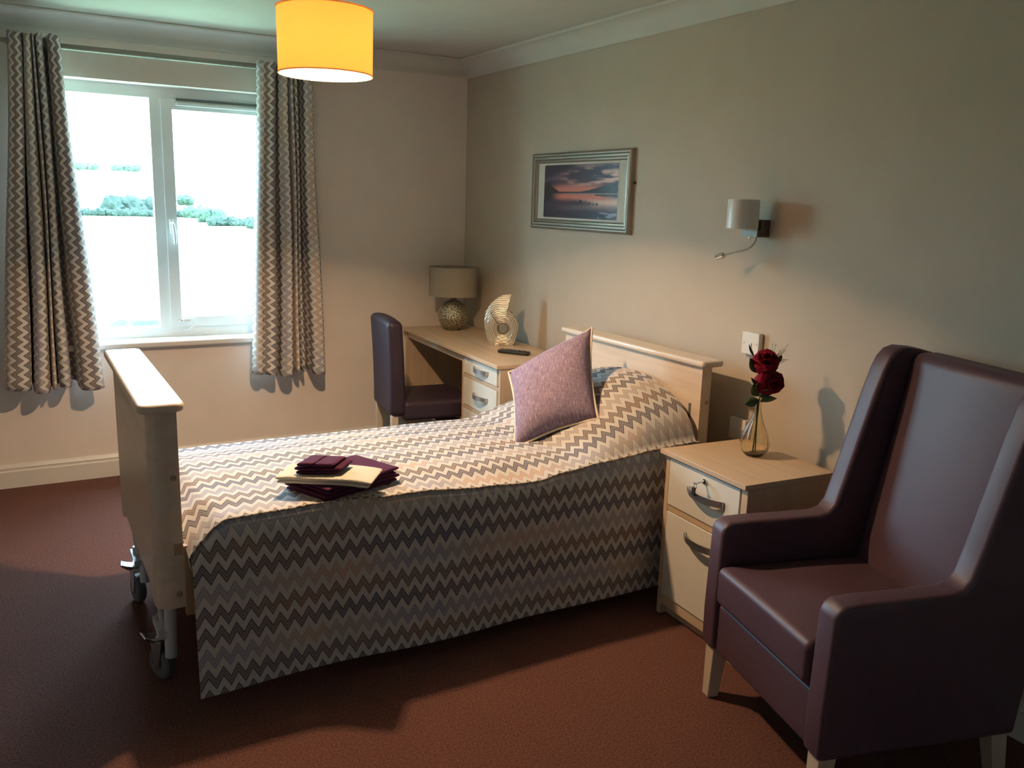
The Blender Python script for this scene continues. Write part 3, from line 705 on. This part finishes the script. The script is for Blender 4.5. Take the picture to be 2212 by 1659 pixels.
# leg frames and castors
def castor(yc, x=-2.225, turn=0):
    fr_ = bmesh.new()
    tube_bm(fr_, [(x+.012-bxo, yc-.080-byo, .50), (x+.008-bxo, yc-.085-byo, .30), (x+.004-bxo, yc-.090-byo, .165)], .018, 14)
    tube_bm(fr_, [(x-.022-bxo, yc+.05-byo, .55), (x-.015-bxo, yc+.01-byo, .38), (x-.004-bxo, yc-.03-byo, .215)], .011, 10)
    bx(fr_, (x-.03-bxo, x+.02-bxo), (yc-.10-byo, yc+.03-byo), (.230, .250))
    leg = obj('leg', fr_, M_BEDMETAL, bed)
    w_ = bmesh.new(); c = Vector((x-.012-bxo, yc-byo, .052+LIFT)); R3 = Matrix.Rotation(radians(turn), 4, 'Z')
    lathe_bm(w_, [(.0, -.014), (.022, -.014), (.024, -.017), (.046, -.016), (.052, -.010), (.052, .010), (.046, .016), (.024, .017), (.022, .014), (0, .014)], 32)
    bmesh.ops.transform(w_, matrix=Matrix.Translation(c) @ R3 @ Matrix.Rotation(radians(90), 4, 'Y'), verts=w_.verts)
    wheel = obj('castor_wheel', w_, M_RUBBER, leg)
    f_ = bmesh.new()
    for s in (-1, 1):
        prism_bm(f_, [(-.012, -.010), (.012, -.010), (.030, .078), (-.030, .078)], lambda a, b: Vector((s*.017, a, b)), lambda a, b: Vector((s*.021, a, b)))
        lathe_bm(f_, [(0, 0), (.007, 0), (.007, .003), (0, .003)], 10) if 0 else None
    bx(f_, (-.024, .024), (-.032, .032), (.076, .084)); tube_bm(f_, [(0, 0, .084), (0, 0, .165)], .012, 14)
    bmesh.ops.transform(f_, matrix=Matrix.Translation(c) @ R3, verts=f_.verts)
    obj('castor_fork', f_, M_STEEL, leg, bevel=.0015)
    p_ = bmesh.new()
    prism_bm(p_, [(-.036, .100), (-.054, .108), (-.057, .103), (-.034, .084), (.0, .080), (.030, .088), (.0, .092)], lambda a, b: Vector((-.024, a, b)), lambda a, b: Vector((.024, a, b)))
    bmesh.ops.transform(p_, matrix=Matrix.Translation(c) @ Matrix.Rotation(radians(turn-105), 4, 'Z'), verts=p_.verts)
    obj('brake_pedal', p_, M_CHROME, leg, bevel=.002)
castor(-2.39, turn=25); castor(-1.80, x=-2.225, turn=10)
castor(-2.42, x=-.40); castor(-1.90, x=-.40)
settle(bed)

mt = box('mattress', (-2.165, -.30), (-2.600, -1.70), (.401, .585), plain('mattress_ticking', (0.55, 0.55, 0.56), 0.8), bevel=.03, bseg=4)
mt.scale = (1.035,)*3; mt.location = (.0890, .1770, -.0541)
tag(mt, 'single mattress lying under the chevron bedspread', 'mattress')

# ================================================================== BEDSPREAD
YA, YB = -2.652, -1.685; XA, XB = -2.182, -.312
def seam_z(x):
    P = [(-2.19, .592), (-2.15, .622), (-2.06, .645), (-1.8, .652), (-1.5, .640), (-1.24, .624), (-1.06, .616), (-.9, .632), (-.8, .645), (-.66, .656), (-.49, .668), (-.30, .674)]
    if x <= P[0][0]: return P[0][1]
    for (a, b), (c, d) in zip(P, P[1:]):
        if x <= c: t = (x-a)/(c-a); return lerp(b, d, t*t*(3-2*t))
    return P[-1][1]
def top_z(x, y):
    t = (y-YA)/(YB-YA)               # 0 near, 1 far
    zs = seam_z(x)
    mid = .632 + .012*sin(3*t+1)
    z = lerp(zs, mid, sm(0, .22, t)); z = lerp(z, .598, sm(.62, 1, t))
    # foot dips behind the footboard
    z -= .05*sm(-2.09, -2.185, x)
    # pillow under the cloth
    py = 1 - (abs(y+2.13)/.50)**3.2
    py = max(0, py)
    px = sm(-.90, -.33, x)**.9
    z += .235*px*py**.75 * (1 - .18*sm(-2.2, -1.75, y))
    z += .045*math.exp(-((x+.80)/.07)**2)*py*-.35
    # soft creases
    z += .0035*noise.noise(Vector((x*5, y*7, 0))) + .003*noise.noise(Vector((x*13, y*13, 3)))
    z += .006*math.exp(-((x+.78+.25*(y+2.3))/.03)**2)*sm(-2.6, -2.3, y)*sm(-1.8, -2.1, y)
    d = .020
    z -= d*sm(.035, 0, t)*.15 + .03*sm(.97, 1.0, t)
    return z
bs = empty('bedspread', (-1.25, -2.15, .60), label='chevron patterned fitted bedspread covering the bed', cat='bedspread')
NU, NV = 190, 100
xs = [lerp(XA, XB, i/NU) for i in range(NU+1)]
ycen = -2.2; arcx = {}
def arcu(i, j): return arcs[j][i]
arcs = []
for j in range(NV+1):
    y = lerp(YA, YB, j/NV); a = [XA]
    for i in range(NU):
        dz = top_z(xs[i+1], y)-top_z(xs[i], y); a.append(a[-1]+sqrt((xs[i+1]-xs[i])**2+dz*dz))
    arcs.append(a)
def topfn(a, b):
    x = lerp(XA, XB, a); y = lerp(YA, YB, b)
    # rounded foot corner on the near side
    return (x+1.25, y+2.15, top_z(x, y)-.60)
bm = bmesh.new(); grid_bm(bm, NU, NV, topfn, lambda a, b: (arcs[round(b*NV)][round(a*NU)], -lerp(YA, YB, b)))
obj('top_panel', bm, M_CHEV, bs, angle=180)
HEM = .112
def sidefn(a, b):
    x = lerp(-2.178, XB, a); zt = seam_z(x) if 1 else 0
    zt = top_z(max(x, XA), YA) if x > -2.18 else seam_z(x)
    z = lerp(zt, HEM + .004*sin(x*6), b)
    bow = .006*sin(x*9+2*b)*b + .004*noise.noise(Vector((x*4, b*2, 7)))*min(1, b*4)
    y = YA - .022*sm(0, .09, b) + .012*sm(.1, 1, b) - bow
    xx = x + .006*b*sm(-1.9, -2.19, x)
    return (xx+1.25, y+2.15, z-.60)
bm = bmesh.new(); grid_bm(bm, 190, 40, sidefn, lambda a, b: (lerp(-2.178, XB, a), .655-lerp(top_z(max(lerp(-2.178, XB, a), XA), YA), HEM, b)))
obj('side_drop', bm, M_CHEV_SIDE, bs, angle=180)
bm = bmesh.new(); grid_bm(bm, 60, 16, lambda a, b: (lerp(XA, XB, a)+1.25, YB+.004+.01*b+2.15, lerp(top_z(lerp(XA, XB, a), YB), .15, b)-.60), lambda a, b: (lerp(XA, XB, a), .655-lerp(.58, .15, b)))
obj('side_drop', bm, M_CHEV_SIDE, bs, angle=180)
# foot end tuck and head end tuck
bm = bmesh.new(); grid_bm(bm, 8, 60, lambda a, b: (XA+1.25+.006*a, lerp(YA, YB, b)+2.15, lerp(top_z(XA, lerp(YA, YB, b)), .50, a)-.60), lambda a, b: (-.1*a, -lerp(YA, YB, b)))
obj('foot_tuck', bm, M_CHEV, bs, angle=180)
bm = bmesh.new(); grid_bm(bm, 12, 60, lambda a, b: (XB+1.25+.012*a, lerp(YA, YB, b)+2.15, lerp(top_z(XB, lerp(YA, YB, b)), .42, a)-.60), lambda a, b: (-.1*a, -lerp(YA, YB, b)))
obj('head_tuck', bm, M_CHEV, bs, angle=180)
m = MT('twisted_piping'); m.set(0.8)
cc = m.coord(); f = m.noise(cc, 75, 1)
m.base(m.ramp(f, [(0.44, (0.50, 0.43, 0.33)), (0.56, (0.12, 0.095, 0.075))]))
M_PIPE = m.m
pp = [(x+1.25, YA-.003+2.15, top_z(max(x, XA), YA)+.002-.60 if x > -2.18 else seam_z(x)-.60) for x in [lerp(-2.178, XB, i/170) for i in range(171)]]
tube('seam_piping', pp, .0032, M_PIPE, bs, seg=7)

settle(bs)
# ---- towels
def terry(name, a, b):
    m = MT(name); m.set(0.95, 0, 0.15); f = m.noise(m.coord(), 330, 3, 0.7); m.base(m.mix(f, a, b)); m.bump(f, 0.9, 0.004); return m.m
M_PLUM = terry('plum_terry', (0.055, 0.012, 0.035), (0.105, 0.028, 0.070)); M_CRM = terry('cream_terry', (0.66, 0.58, 0.46), (0.80, 0.74, 0.62))
def towel(name, c, rz, L, Wd, T, layers, mat, label, droop=.0, skew=0.0, base=None):
    """folded towel: stacked folds joined at the near (-y) edge"""
    root = empty(name, c, rz, label, 'towel', 'folded towels on the bed')
    t = T/layers
    for k in range(layers):
        def fn(q, k=k):
            e = .010*noise.noise(Vector((q.x*9, q.y*9, k*3.1))) ; u_ = abs(q.x)/(L/2)
            pinch = 1 - .35*sm(.8, 1.0, u_)
            return (q.x + .012*sin(k*2.1)*(1 if q.x > 0 else -.4) + skew*q.y, q.y - .003*k*(1 if q.y < 0 else -1), q.z*pinch + e*.35 - droop*sm(.5, 1, u_)*u_)
        rbox('fold', (-L/2, L/2), (-Wd/2, Wd/2), (k*t+.0003, (k+1)*t-.0003), min(t/2*.92, .012), mat, root, m=14, fn=fn)
    return settle(root)
towel('folded_towel', (-1.683, -2.507, .645), radians(22.4), .300, .192, .050, 4, M_PLUM, 'large folded plum bath towel, lowest of the stack on the bed')
towel('folded_towel', (-1.748, -2.568, .695), radians(-35), .285, .140, .024, 2, M_CRM, 'folded cream hand towel lying between the two plum ones', droop=.004)
towel('folded_towel', (-1.764, -2.560, .720), radians(-30), .128, .088, .036, 3, M_PLUM, 'small folded plum face cloth on top of the cream towel', skew=.25)

# ---- cushion on the bed
CA, CB, CC_, CD = Vector((-.47, -2.13, 1.045)), Vector((-.77, -1.97, .848)), Vector((-.914, -2.28, .615)), Vector((-.63, -2.425, .742))
cen = (CA+CB+CC_+CD)/4; nrm = (CA-CC_).cross(CB-CD).normalized()
if nrm.dot(cam.location-cen) < 0: nrm = -nrm
cu = empty('scatter_cushion', cen, label='mauve square cushion with cream piping leaning on the pillow', cat='cushion')
def cpt(u, v):
    # edges pull inwards between the corners
    a = CB.lerp(CA, u); b = CC_.lerp(CD, u); p = b.lerp(a, v)-cen
    uu, vv = 2*u-1, 2*v-1
    k = 1 - .10*(1-uu*uu)*abs(vv)**3 ; k2 = 1 - .10*(1-vv*vv)*abs(uu)**3
    return p*(k*k2)
def puff(u, v):
    uu, vv = 2*u-1, 2*v-1
    return .092*((1-uu*uu)*(1-vv*vv))**.42*(1 + .08*noise.noise(Vector((u*4, v*4, 2))))
m = MT('mauve_slub_weave'); m.set(0.9, 0, 0.2)
f = m.noise(m.coord('UV', (160, 7, 1)), 1.6, 4, 0.65); g = m.noise(m.coord('UV', (9, 170, 1)), 1.6, 4, 0.65)
k_ = m.math('ADD', m.math('MULTIPLY', f, .6), m.math('MULTIPLY', g, .4))
m.base(m.ramp(k_, [(0.38, (0.105, 0.072, 0.120)), (0.50, (0.225, 0.168, 0.245)), (0.64, (0.54, 0.44, 0.50))])); m.bump(k_, 0.5, 0.0015)
bm = bmesh.new()
for s in (1, -1): grid_bm(bm, 36, 36, lambda a, b: cpt(a, b) + nrm*s*puff(a, b), lambda a, b: (a, b))
bmesh.ops.remove_doubles(bm, verts=bm.verts, dist=1e-5)
obj('cushion_cover', bm, m.m, cu, angle=180)
edge = [(i/20, 0) for i in range(20)] + [(1, i/20) for i in range(20)] + [(1-i/20, 1) for i in range(20)] + [(0, 1-i/20) for i in range(20)]
bm = bmesh.new(); tube_bm(bm, [cpt(*e)*1.012 for e in edge], .0052, 8, closed=True)
settle(cu)
obj('piping', bm, plain('cream_piping', (0.72, 0.58, 0.45), 0.8), cu)

# ================================================================== BEDSIDE CABINET
ns = empty('bedside_cabinet', (-.483, -2.633, 0), radians(-3.5), 'pale wood bedside cabinet with cream drawer and door', 'cabinet')
NL, ND, NZ = .474, .405, .66
box('cabinet_top', (0, ND), (-NL, 0), (NZ-.018, NZ), M_WOOD, ns, bevel=.0015)
box('side_panel', (.018, ND-.01), (-.040, -.018), (0, NZ-.019), M_WOODZ, ns)
box('side_panel', (.018, ND-.01), (-NL+.006, -NL+.036), (0, NZ-.019), M_WOODZ, ns)
bm = bmesh.new()
for z in ((.427, .451), (.045, .085), (NZ-.026, NZ-.019)): bx(bm, (.020, ND-.02), (-NL+.036, -.040), z)
bx(bm, (ND-.03, ND-.012), (-NL+.03, -.03), (.0, NZ-.02)); bx(bm, (.05, .066), (-NL+.036, -.040), (0, .05))
obj('carcass', bm, M_WOOD, ns, bevel=.001)
dr = box('drawer', (.016, .036), (-NL+.042, -.044), (.453, .632), M_CREAM_LAM, ns, bevel=.0015)
bow_handle(dr, .016, -.262, .551, L=.195, hgt=.027, out=.034)
dd = box('door', (.016, .036), (-NL+.042, -.044), (.088, .425), M_CREAM_LAM, ns, bevel=.0015)
bow_handle(dd, .016, -.262, .372, L=.195, hgt=.027, out=.034)
bm = bmesh.new(); lathe_bm(bm, [(0, 0), (.011, 0), (.010, .006), (0, .007)], 20)
bmesh.ops.rotate(bm, verts=bm.verts, matrix=Matrix.Rotation(radians(-90), 3, 'Y')); bmesh.ops.translate(bm, verts=bm.verts, vec=(.016, -.252, .604))
obj('lock', bm, M_CHROME, ns)
key = empty('key_bunch', (-.476, -2.888, .604), radians(-3.5), 'small keys hanging in the lock of the bedside cabinet drawer', 'key')
key.location = ns.location + Vector((cos(radians(-3.5))*.009 - sin(radians(-3.5))*-.252, sin(radians(-3.5))*.009 + cos(radians(-3.5))*-.252, .604))
bm = bmesh.new(); bx(bm, (-.026, 0), (-.0015, .0015), (-.004, .004)); lathe_bm(bm, [(0, -.0012), (.010, -.0012), (.010, .0012), (0, .0012)], 18, (-.034, 0, 0))
o = obj('key', bm, M_CHROME, key)
bm = bmesh.new(); tube_bm(bm, [(-.036, .007*cos(q), -.012+.010*sin(q)) for q in [2*pi*i/16 for i in range(16)]], .0009, 6, closed=True); obj('split_ring', bm, M_CHROME, key)
rbox('key_tag', (-.040, -.034), (-.002, .016), (-.048, -.016), .0025, plain('dark_key_tag', (0.06, 0.05, 0.04), 0.4, 0.4), key, m=3)

# ================================================================== VASE AND ROSES
VX, VY = -.220, -2.850
va = empty('glass_vase', (VX, VY, NZ), label='fluted amber glass bud vase on the bedside cabinet', cat='vase')
vp = [(0, .0), (.030, 0), (.034, .003), (.044, .018), (.050, .040), (.050, .056), (.045, .078), (.036, .100), (.026, .124), (.018, .148), (.013, .170), (.0125, .188), (.0155, .204), (.016, .207)]
vi = [(r-.0018, z) for r, z in vp[1:] if z > .004][::-1]
def flut(a, z): return 1 + .11*abs(sin(6*a))*sm(0, .03, z)*sm(.19, .12, z)
m = MT('amber_glass'); m.set(0.04, 0, 0.5); m.base((0.985, 0.94, 0.80)); m.p.inputs['Transmission Weight'].default_value = 1.0; m.p.inputs['IOR'].default_value = 1.35
lathe('vase_body', vp + vi + [(.030, .006), (0, .006)], m.m, va, 84, flute=flut, angle=180)

RT = Vector((.868, -.496, 0)); TO = Vector((-.496, -.868, 0)); UP = Vector((0, 0, 1))     # picture right, towards the camera, up
def leaf(bm, base, d, L, wd, curl=.25, side=None):
    d = Vector(d).normalized(); s = (side or d.cross(UP)).normalized(); nn = s.cross(d).normalized()
    n = 8; prev = None
    for i in range(n+1):
        t = i/n; wv_ = wd*sin(pi*t**.8)*(.5 if 0 < i < n else .02); c = Vector(base) + d*L*t + nn*(curl*L*t*t*-1)
        row = [bm.verts.new(c - s*wv_ + nn*wv_*.25), bm.verts.new(c), bm.verts.new(c + s*wv_ + nn*wv_*.25)]
        if prev:
            for j in range(2): bm.faces.new((prev[j], prev[j+1], row[j+1], row[j]))
        prev = row
def rose_bm(bm, c, R, seed, face=(0, 0, 1)):
    rnd = random.Random(seed); q = Vector((0, 0, 1)).rotation_difference(Vector(face).normalized()).to_matrix()
    layers = [(4, .22, 8), (5, .42, 20), (6, .64, 36), (7, .84, 56), (8, 1.0, 78)]
    for li, (n, rr, tilt) in enumerate(layers):
        for k in range(n):
            a0 = 2*pi*k/n + li*.7 + rnd.uniform(-.2, .2); wd = R*.62*(.5+.5*rr)*rnd.uniform(.85, 1.15); ht = R*1.05*(1-.12*li)*rnd.uniform(.9, 1.12); tl = radians(tilt + rnd.uniform(-10, 10))
            rad = Vector((cos(a0), sin(a0), 0)); tan = Vector((-sin(a0), cos(a0), 0)); N_ = 6; prev = None
            ph = rnd.uniform(0, 6)
            for i in range(N_+1):
                t = i/N_; bend = tl*(.35 + .95*t*t)
                cen_ = rad*(R*.16*rr + ht*t*sin(bend)) + Vector((0, 0, -.35*R + ht*t*cos(bend)*.95))
                w2 = wd*(.25 + .75*sin(pi*min(1, .12+.62*t)))*(1 if t < .85 else .8)
                row = []
                for jj in range(5):
                    s_ = (jj-2)/2; cup = -rad*(s_*s_)*wd*.45*(1-.4*t) + Vector((0, 0, R*.05*sin(ph + s_*4)*t))
                    row.append(bm.verts.new(Vector(c) + q @ (cen_ + tan*s_*w2 + cup)))
                if prev:
                    for j in range(4): bm.faces.new((prev[j], prev[j+1], row[j+1], row[j]))
                prev = row
m = MT('deep_red_petals'); m.set(0.7, 0, 0.15); m.base(m.mix(m.noise(m.coord(), 60, 2), (0.10, 0.001, 0.009), (0.27, 0.003, 0.026))); M_ROSE = m.m
M_LEAF = plain('rose_leaf_green', (0.028, 0.075, 0.020), 0.5); M_STEM = plain('stem_green', (0.04, 0.09, 0.03), 0.6)
base = Vector((VX, VY, NZ))
def rose(label, off, top, foot, R, seed, face, leaves):
    """top: bloom centre, foot: stem end inside the vase, both relative to the vase base (right, towards, up)"""
    def g(p): return RT*p[0] + TO*p[1] + UP*p[2]
    root = empty('rose', base + g(foot), label=label, cat='flower', group='roses in the glass vase')
    rel = lambda p: g(p) - g(foot)
    bm = bmesh.new(); rose_bm(bm, rel(top), R, seed, g(face)); obj('bloom', bm, M_ROSE, root, angle=180, solid=.0006)
    tube('stem', smoothpath([rel(foot), rel((off*.3, 0, .10)), rel((off*.5, 0, .195)), rel((lerp(off*.5, top[0], .5), 0, (.195+top[2])/2)), rel((top[0], top[1]-.005, top[2]-.02))]), .0022, M_STEM, root, seg=7)
    bm = bmesh.new(); lathe_bm(bm, [(.002, -.012), (.009, -.006), (.012, .004)], 10, rel((top[0], top[1]-.004, top[2]-.012))); obj('calyx', bm, M_STEM, root)
    for (p, d, L, wd) in leaves:
        bm = bmesh.new(); leaf(bm, rel(p), g(d), L, wd, side=g((-d[2], .25, d[0]))); obj('leaf', bm, M_LEAF, root, angle=180, solid=.0005)
    return root
rose('upper dark red rose, its bloom in front of the wall switch', .004, (.012, .012, .358), (.004, .004, .010), .062, 3, (-.25, .75, .6),
     [((-.012, .0, .31), (-.60, .1, .80), .075, .032), ((-.03, .0, .37), (-.55, .1, .80), .060, .010), ((.0, .005, .225), (-.62, .3, .70), .074, .038), ((.002, .005, .212), (-.90, .25, -.25), .070, .034), ((.04, 0, .33), (.35, .1, .9), .06, .022), ((-.004, .01, .25), (-.5, .6, .6), .065, .030)])
rose('lower dark red rose, its open petals spreading right of the stem', -.004, (.034, .024, .282), (-.006, 0, .010), .068, 8, (.30, .9, .05),
     [((.006, .006, .220), (.60, .3, .75), .070, .036), ((.004, .006, .208), (.8, .3, .35), .062, .030), ((-.004, .004, .26), (-.75, .2, .65), .060, .014), ((.008, .01, .235), (.15, .7, .6), .06, .032)])
# sprig of white filler flowers with a red bud
sp = empty('filler_sprig', base + Vector((0, 0, .012)), label='thin sprig with tiny pale flowers and a red bud beside the roses', cat='flower')
rnd = random.Random(5); bm = bmesh.new(); bud = bmesh.new(); g3 = lambda a, b, c: RT*a + TO*b + UP*(c-.012)
tube_bm(bm, smoothpath([g3(0, -.004, .012), g3(.002, -.006, .20), g3(.03, -.015, .31), g3(.045, -.02, .36)]), .0011, 5)
for i in range(16):
    s = g3(.03+.01*rnd.random(), -.015, .31+.04*rnd.random()); e = g3(.045+.055*rnd.random()-.01, -.02+.03*rnd.random(), .335+.085*rnd.random())
    tube_bm(bm, [s, (s+e)/2 + Vector((0, 0, .004)), e], .0006, 4)
    bmesh.ops.create_icosphere(bud, subdivisions=1, radius=.0026, matrix=Matrix.Translation(e))
obj('twigs', bm, M_STEM, sp); obj('tiny_flowers', bud, plain('dry_cream_buds', (0.42, 0.40, 0.22), 0.7), sp)['kind'] = 'stuff'
bm = bmesh.new(); bmesh.ops.create_uvsphere(bm, u_segments=12, v_segments=10, radius=.010, matrix=Matrix.Translation(g3(.062, 0, .362)) @ Matrix.Rotation(radians(-25), 4, TO) @ Matrix.Diagonal((.8, .8, 1.7, 1)))
obj('rose_bud', bm, M_ROSE, sp)
bm = bmesh.new(); tube_bm(bm, smoothpath([g3(.006, 0, .20), g3(.04, -.004, .29), g3(.058, 0, .347)]), .0016, 6); obj('bud_stem', bm, M_STEM, sp)

# ================================================================== ARMCHAIR
TH_ = .267
ac = empty('armchair', (-.700, -3.150, 0), label='high-backed plum leather wing armchair with pale wooden legs', cat='armchair')
ac.rotation_euler = (0, 0, -pi/2-TH_)
# local frame: x = depth? -> use explicit mapping: s across (0 = arm nearest the bed), d depth from the front, z up
# local +x is across, local +y is depth  (rotation chosen so that across = (-sin,-cos), depth = (cos,-sin))
AWD, ADJ, AA, AB_ = .654, .415, .602, .178
WID = .078
def A3(s, d, z): return Vector((s, d, z))
def side_outline():
    P = [(.0, AB_), (-.002, .30), (.004, AA-.035), (.012, AA-.012), (.034, AA+.001), (.10, AA+.004), (.22, AA+.004), (.345, AA+.006), (.375, AA+.016), (.395, AA+.040),
         (.418, .72), (.455, .86), (.492, 1.0), (.515, 1.075), (.530, 1.110), (.552, 1.135), (.582, 1.145), (.640, 1.140), (.700, 1.125), (.715, 1.10), (.690, .85), (.655, .60), (.628, .40), (.610, .22), (.606, AB_)]
    return P
def side_panel(name, s0, s1):
    P = side_outline(); bm = bmesh.new()
    prism_bm(bm, P, lambda d, z: A3(s0, d, z), lambda d, z: A3(s1, d, z))
    o = obj(name, bm, M_LEATHER, ac, angle=180, bevel=.017, bseg=5)
    for p_ in o.data.polygons: p_.use_smooth = True
    return o
def piping_of(s):
    P = [p for p in side_outline()[1:20]]
    return [A3(s, d+.012, z) for d, z in P]
for nm_, (s0, s1) in (('near', (0, WID)), ('far', (AWD-WID, AWD))):
    o = side_panel('wing_and_arm', s0, s1)
def cush(q):
    return (q.x, q.y, q.z + (.014*(1-(q.x/.25)**2)*(1-(q.y/.28)**2) if q.z > .02 else 0))
seat = rbox('seat_cushion', (WID+.002, AWD-WID-.002), (-.008, .50), (.345, .468), .022, M_LEATHER, ac, m=12, fn=cush)
def front_sag(q): return (q.x, q.y, q.z)
rbox('front_apron', (WID-.004, AWD-WID+.004), (.012, .055), (AB_-.0, .338), .012, M_LEATHER, ac, m=6)
def backf(q):
    z = q.z; # lean
    return (q.x, q.y + .135*(z+.36)/.72 - .016*(1-(q.x/.25)**2)*(1 if q.y < 0 else 0) , z + .02*0)
rbox('back_cushion', (WID-.006, AWD-WID+.006), (.475, .575), (.430, 1.132), .030, M_LEATHER, ac, m=14, fn=backf)
bm = bmesh.new(); prism_bm(bm, [(.54, AB_), (.606, AB_), (.655, .60), (.712, 1.10), (.64, 1.10), (.56, .6)], lambda d, z: A3(WID-.01, d, z), lambda d, z: A3(AWD-WID+.01, d, z))
obj('outer_back', bm, M_LEATHER, ac, bevel=.01)
bm = bmesh.new(); bx(bm, (.03, AWD-.03), (.05, .58), (AB_+.004, .30)); obj('seat_base', bm, M_LEATHER, ac, bevel=.01)
M_SEAM = plain('dark_stitch_line', (0.02, 0.01, 0.012), 0.6)
for s in (WID-.017, AWD-WID+.017):
    e = -.0 if s < .3 else 0
    pts_ = [A3(s + (.0168 if s < .3 else -.0168), d+.0165, z-.003) for d, z in side_outline()[9:17]]
    tube('wing_seam', smoothpath(pts_, 4), .0016, M_SEAM, ac, seg=6)
def leg_bm(s, d, ts, td):
    bm = bmesh.new(); a = .027; b = .019
    prism_bm(bm, [(-1, -1), (1, -1), (1, 1), (-1, 1)], lambda x, y: A3(s+x*b+ts, d+y*b+td, 0), lambda x, y: A3(s+x*a, d+y*a, AB_+.03)); return bm
for (s, d, ts, td) in ((.040, .040, .0, -.012), (AWD-.040, .040, .0, -.012), (.040, .565, .0, .04), (AWD-.040, .565, .0, .04)):
    obj('leg', leg_bm(s, d, ts, td), M_BEECH, ac, bevel=.003)
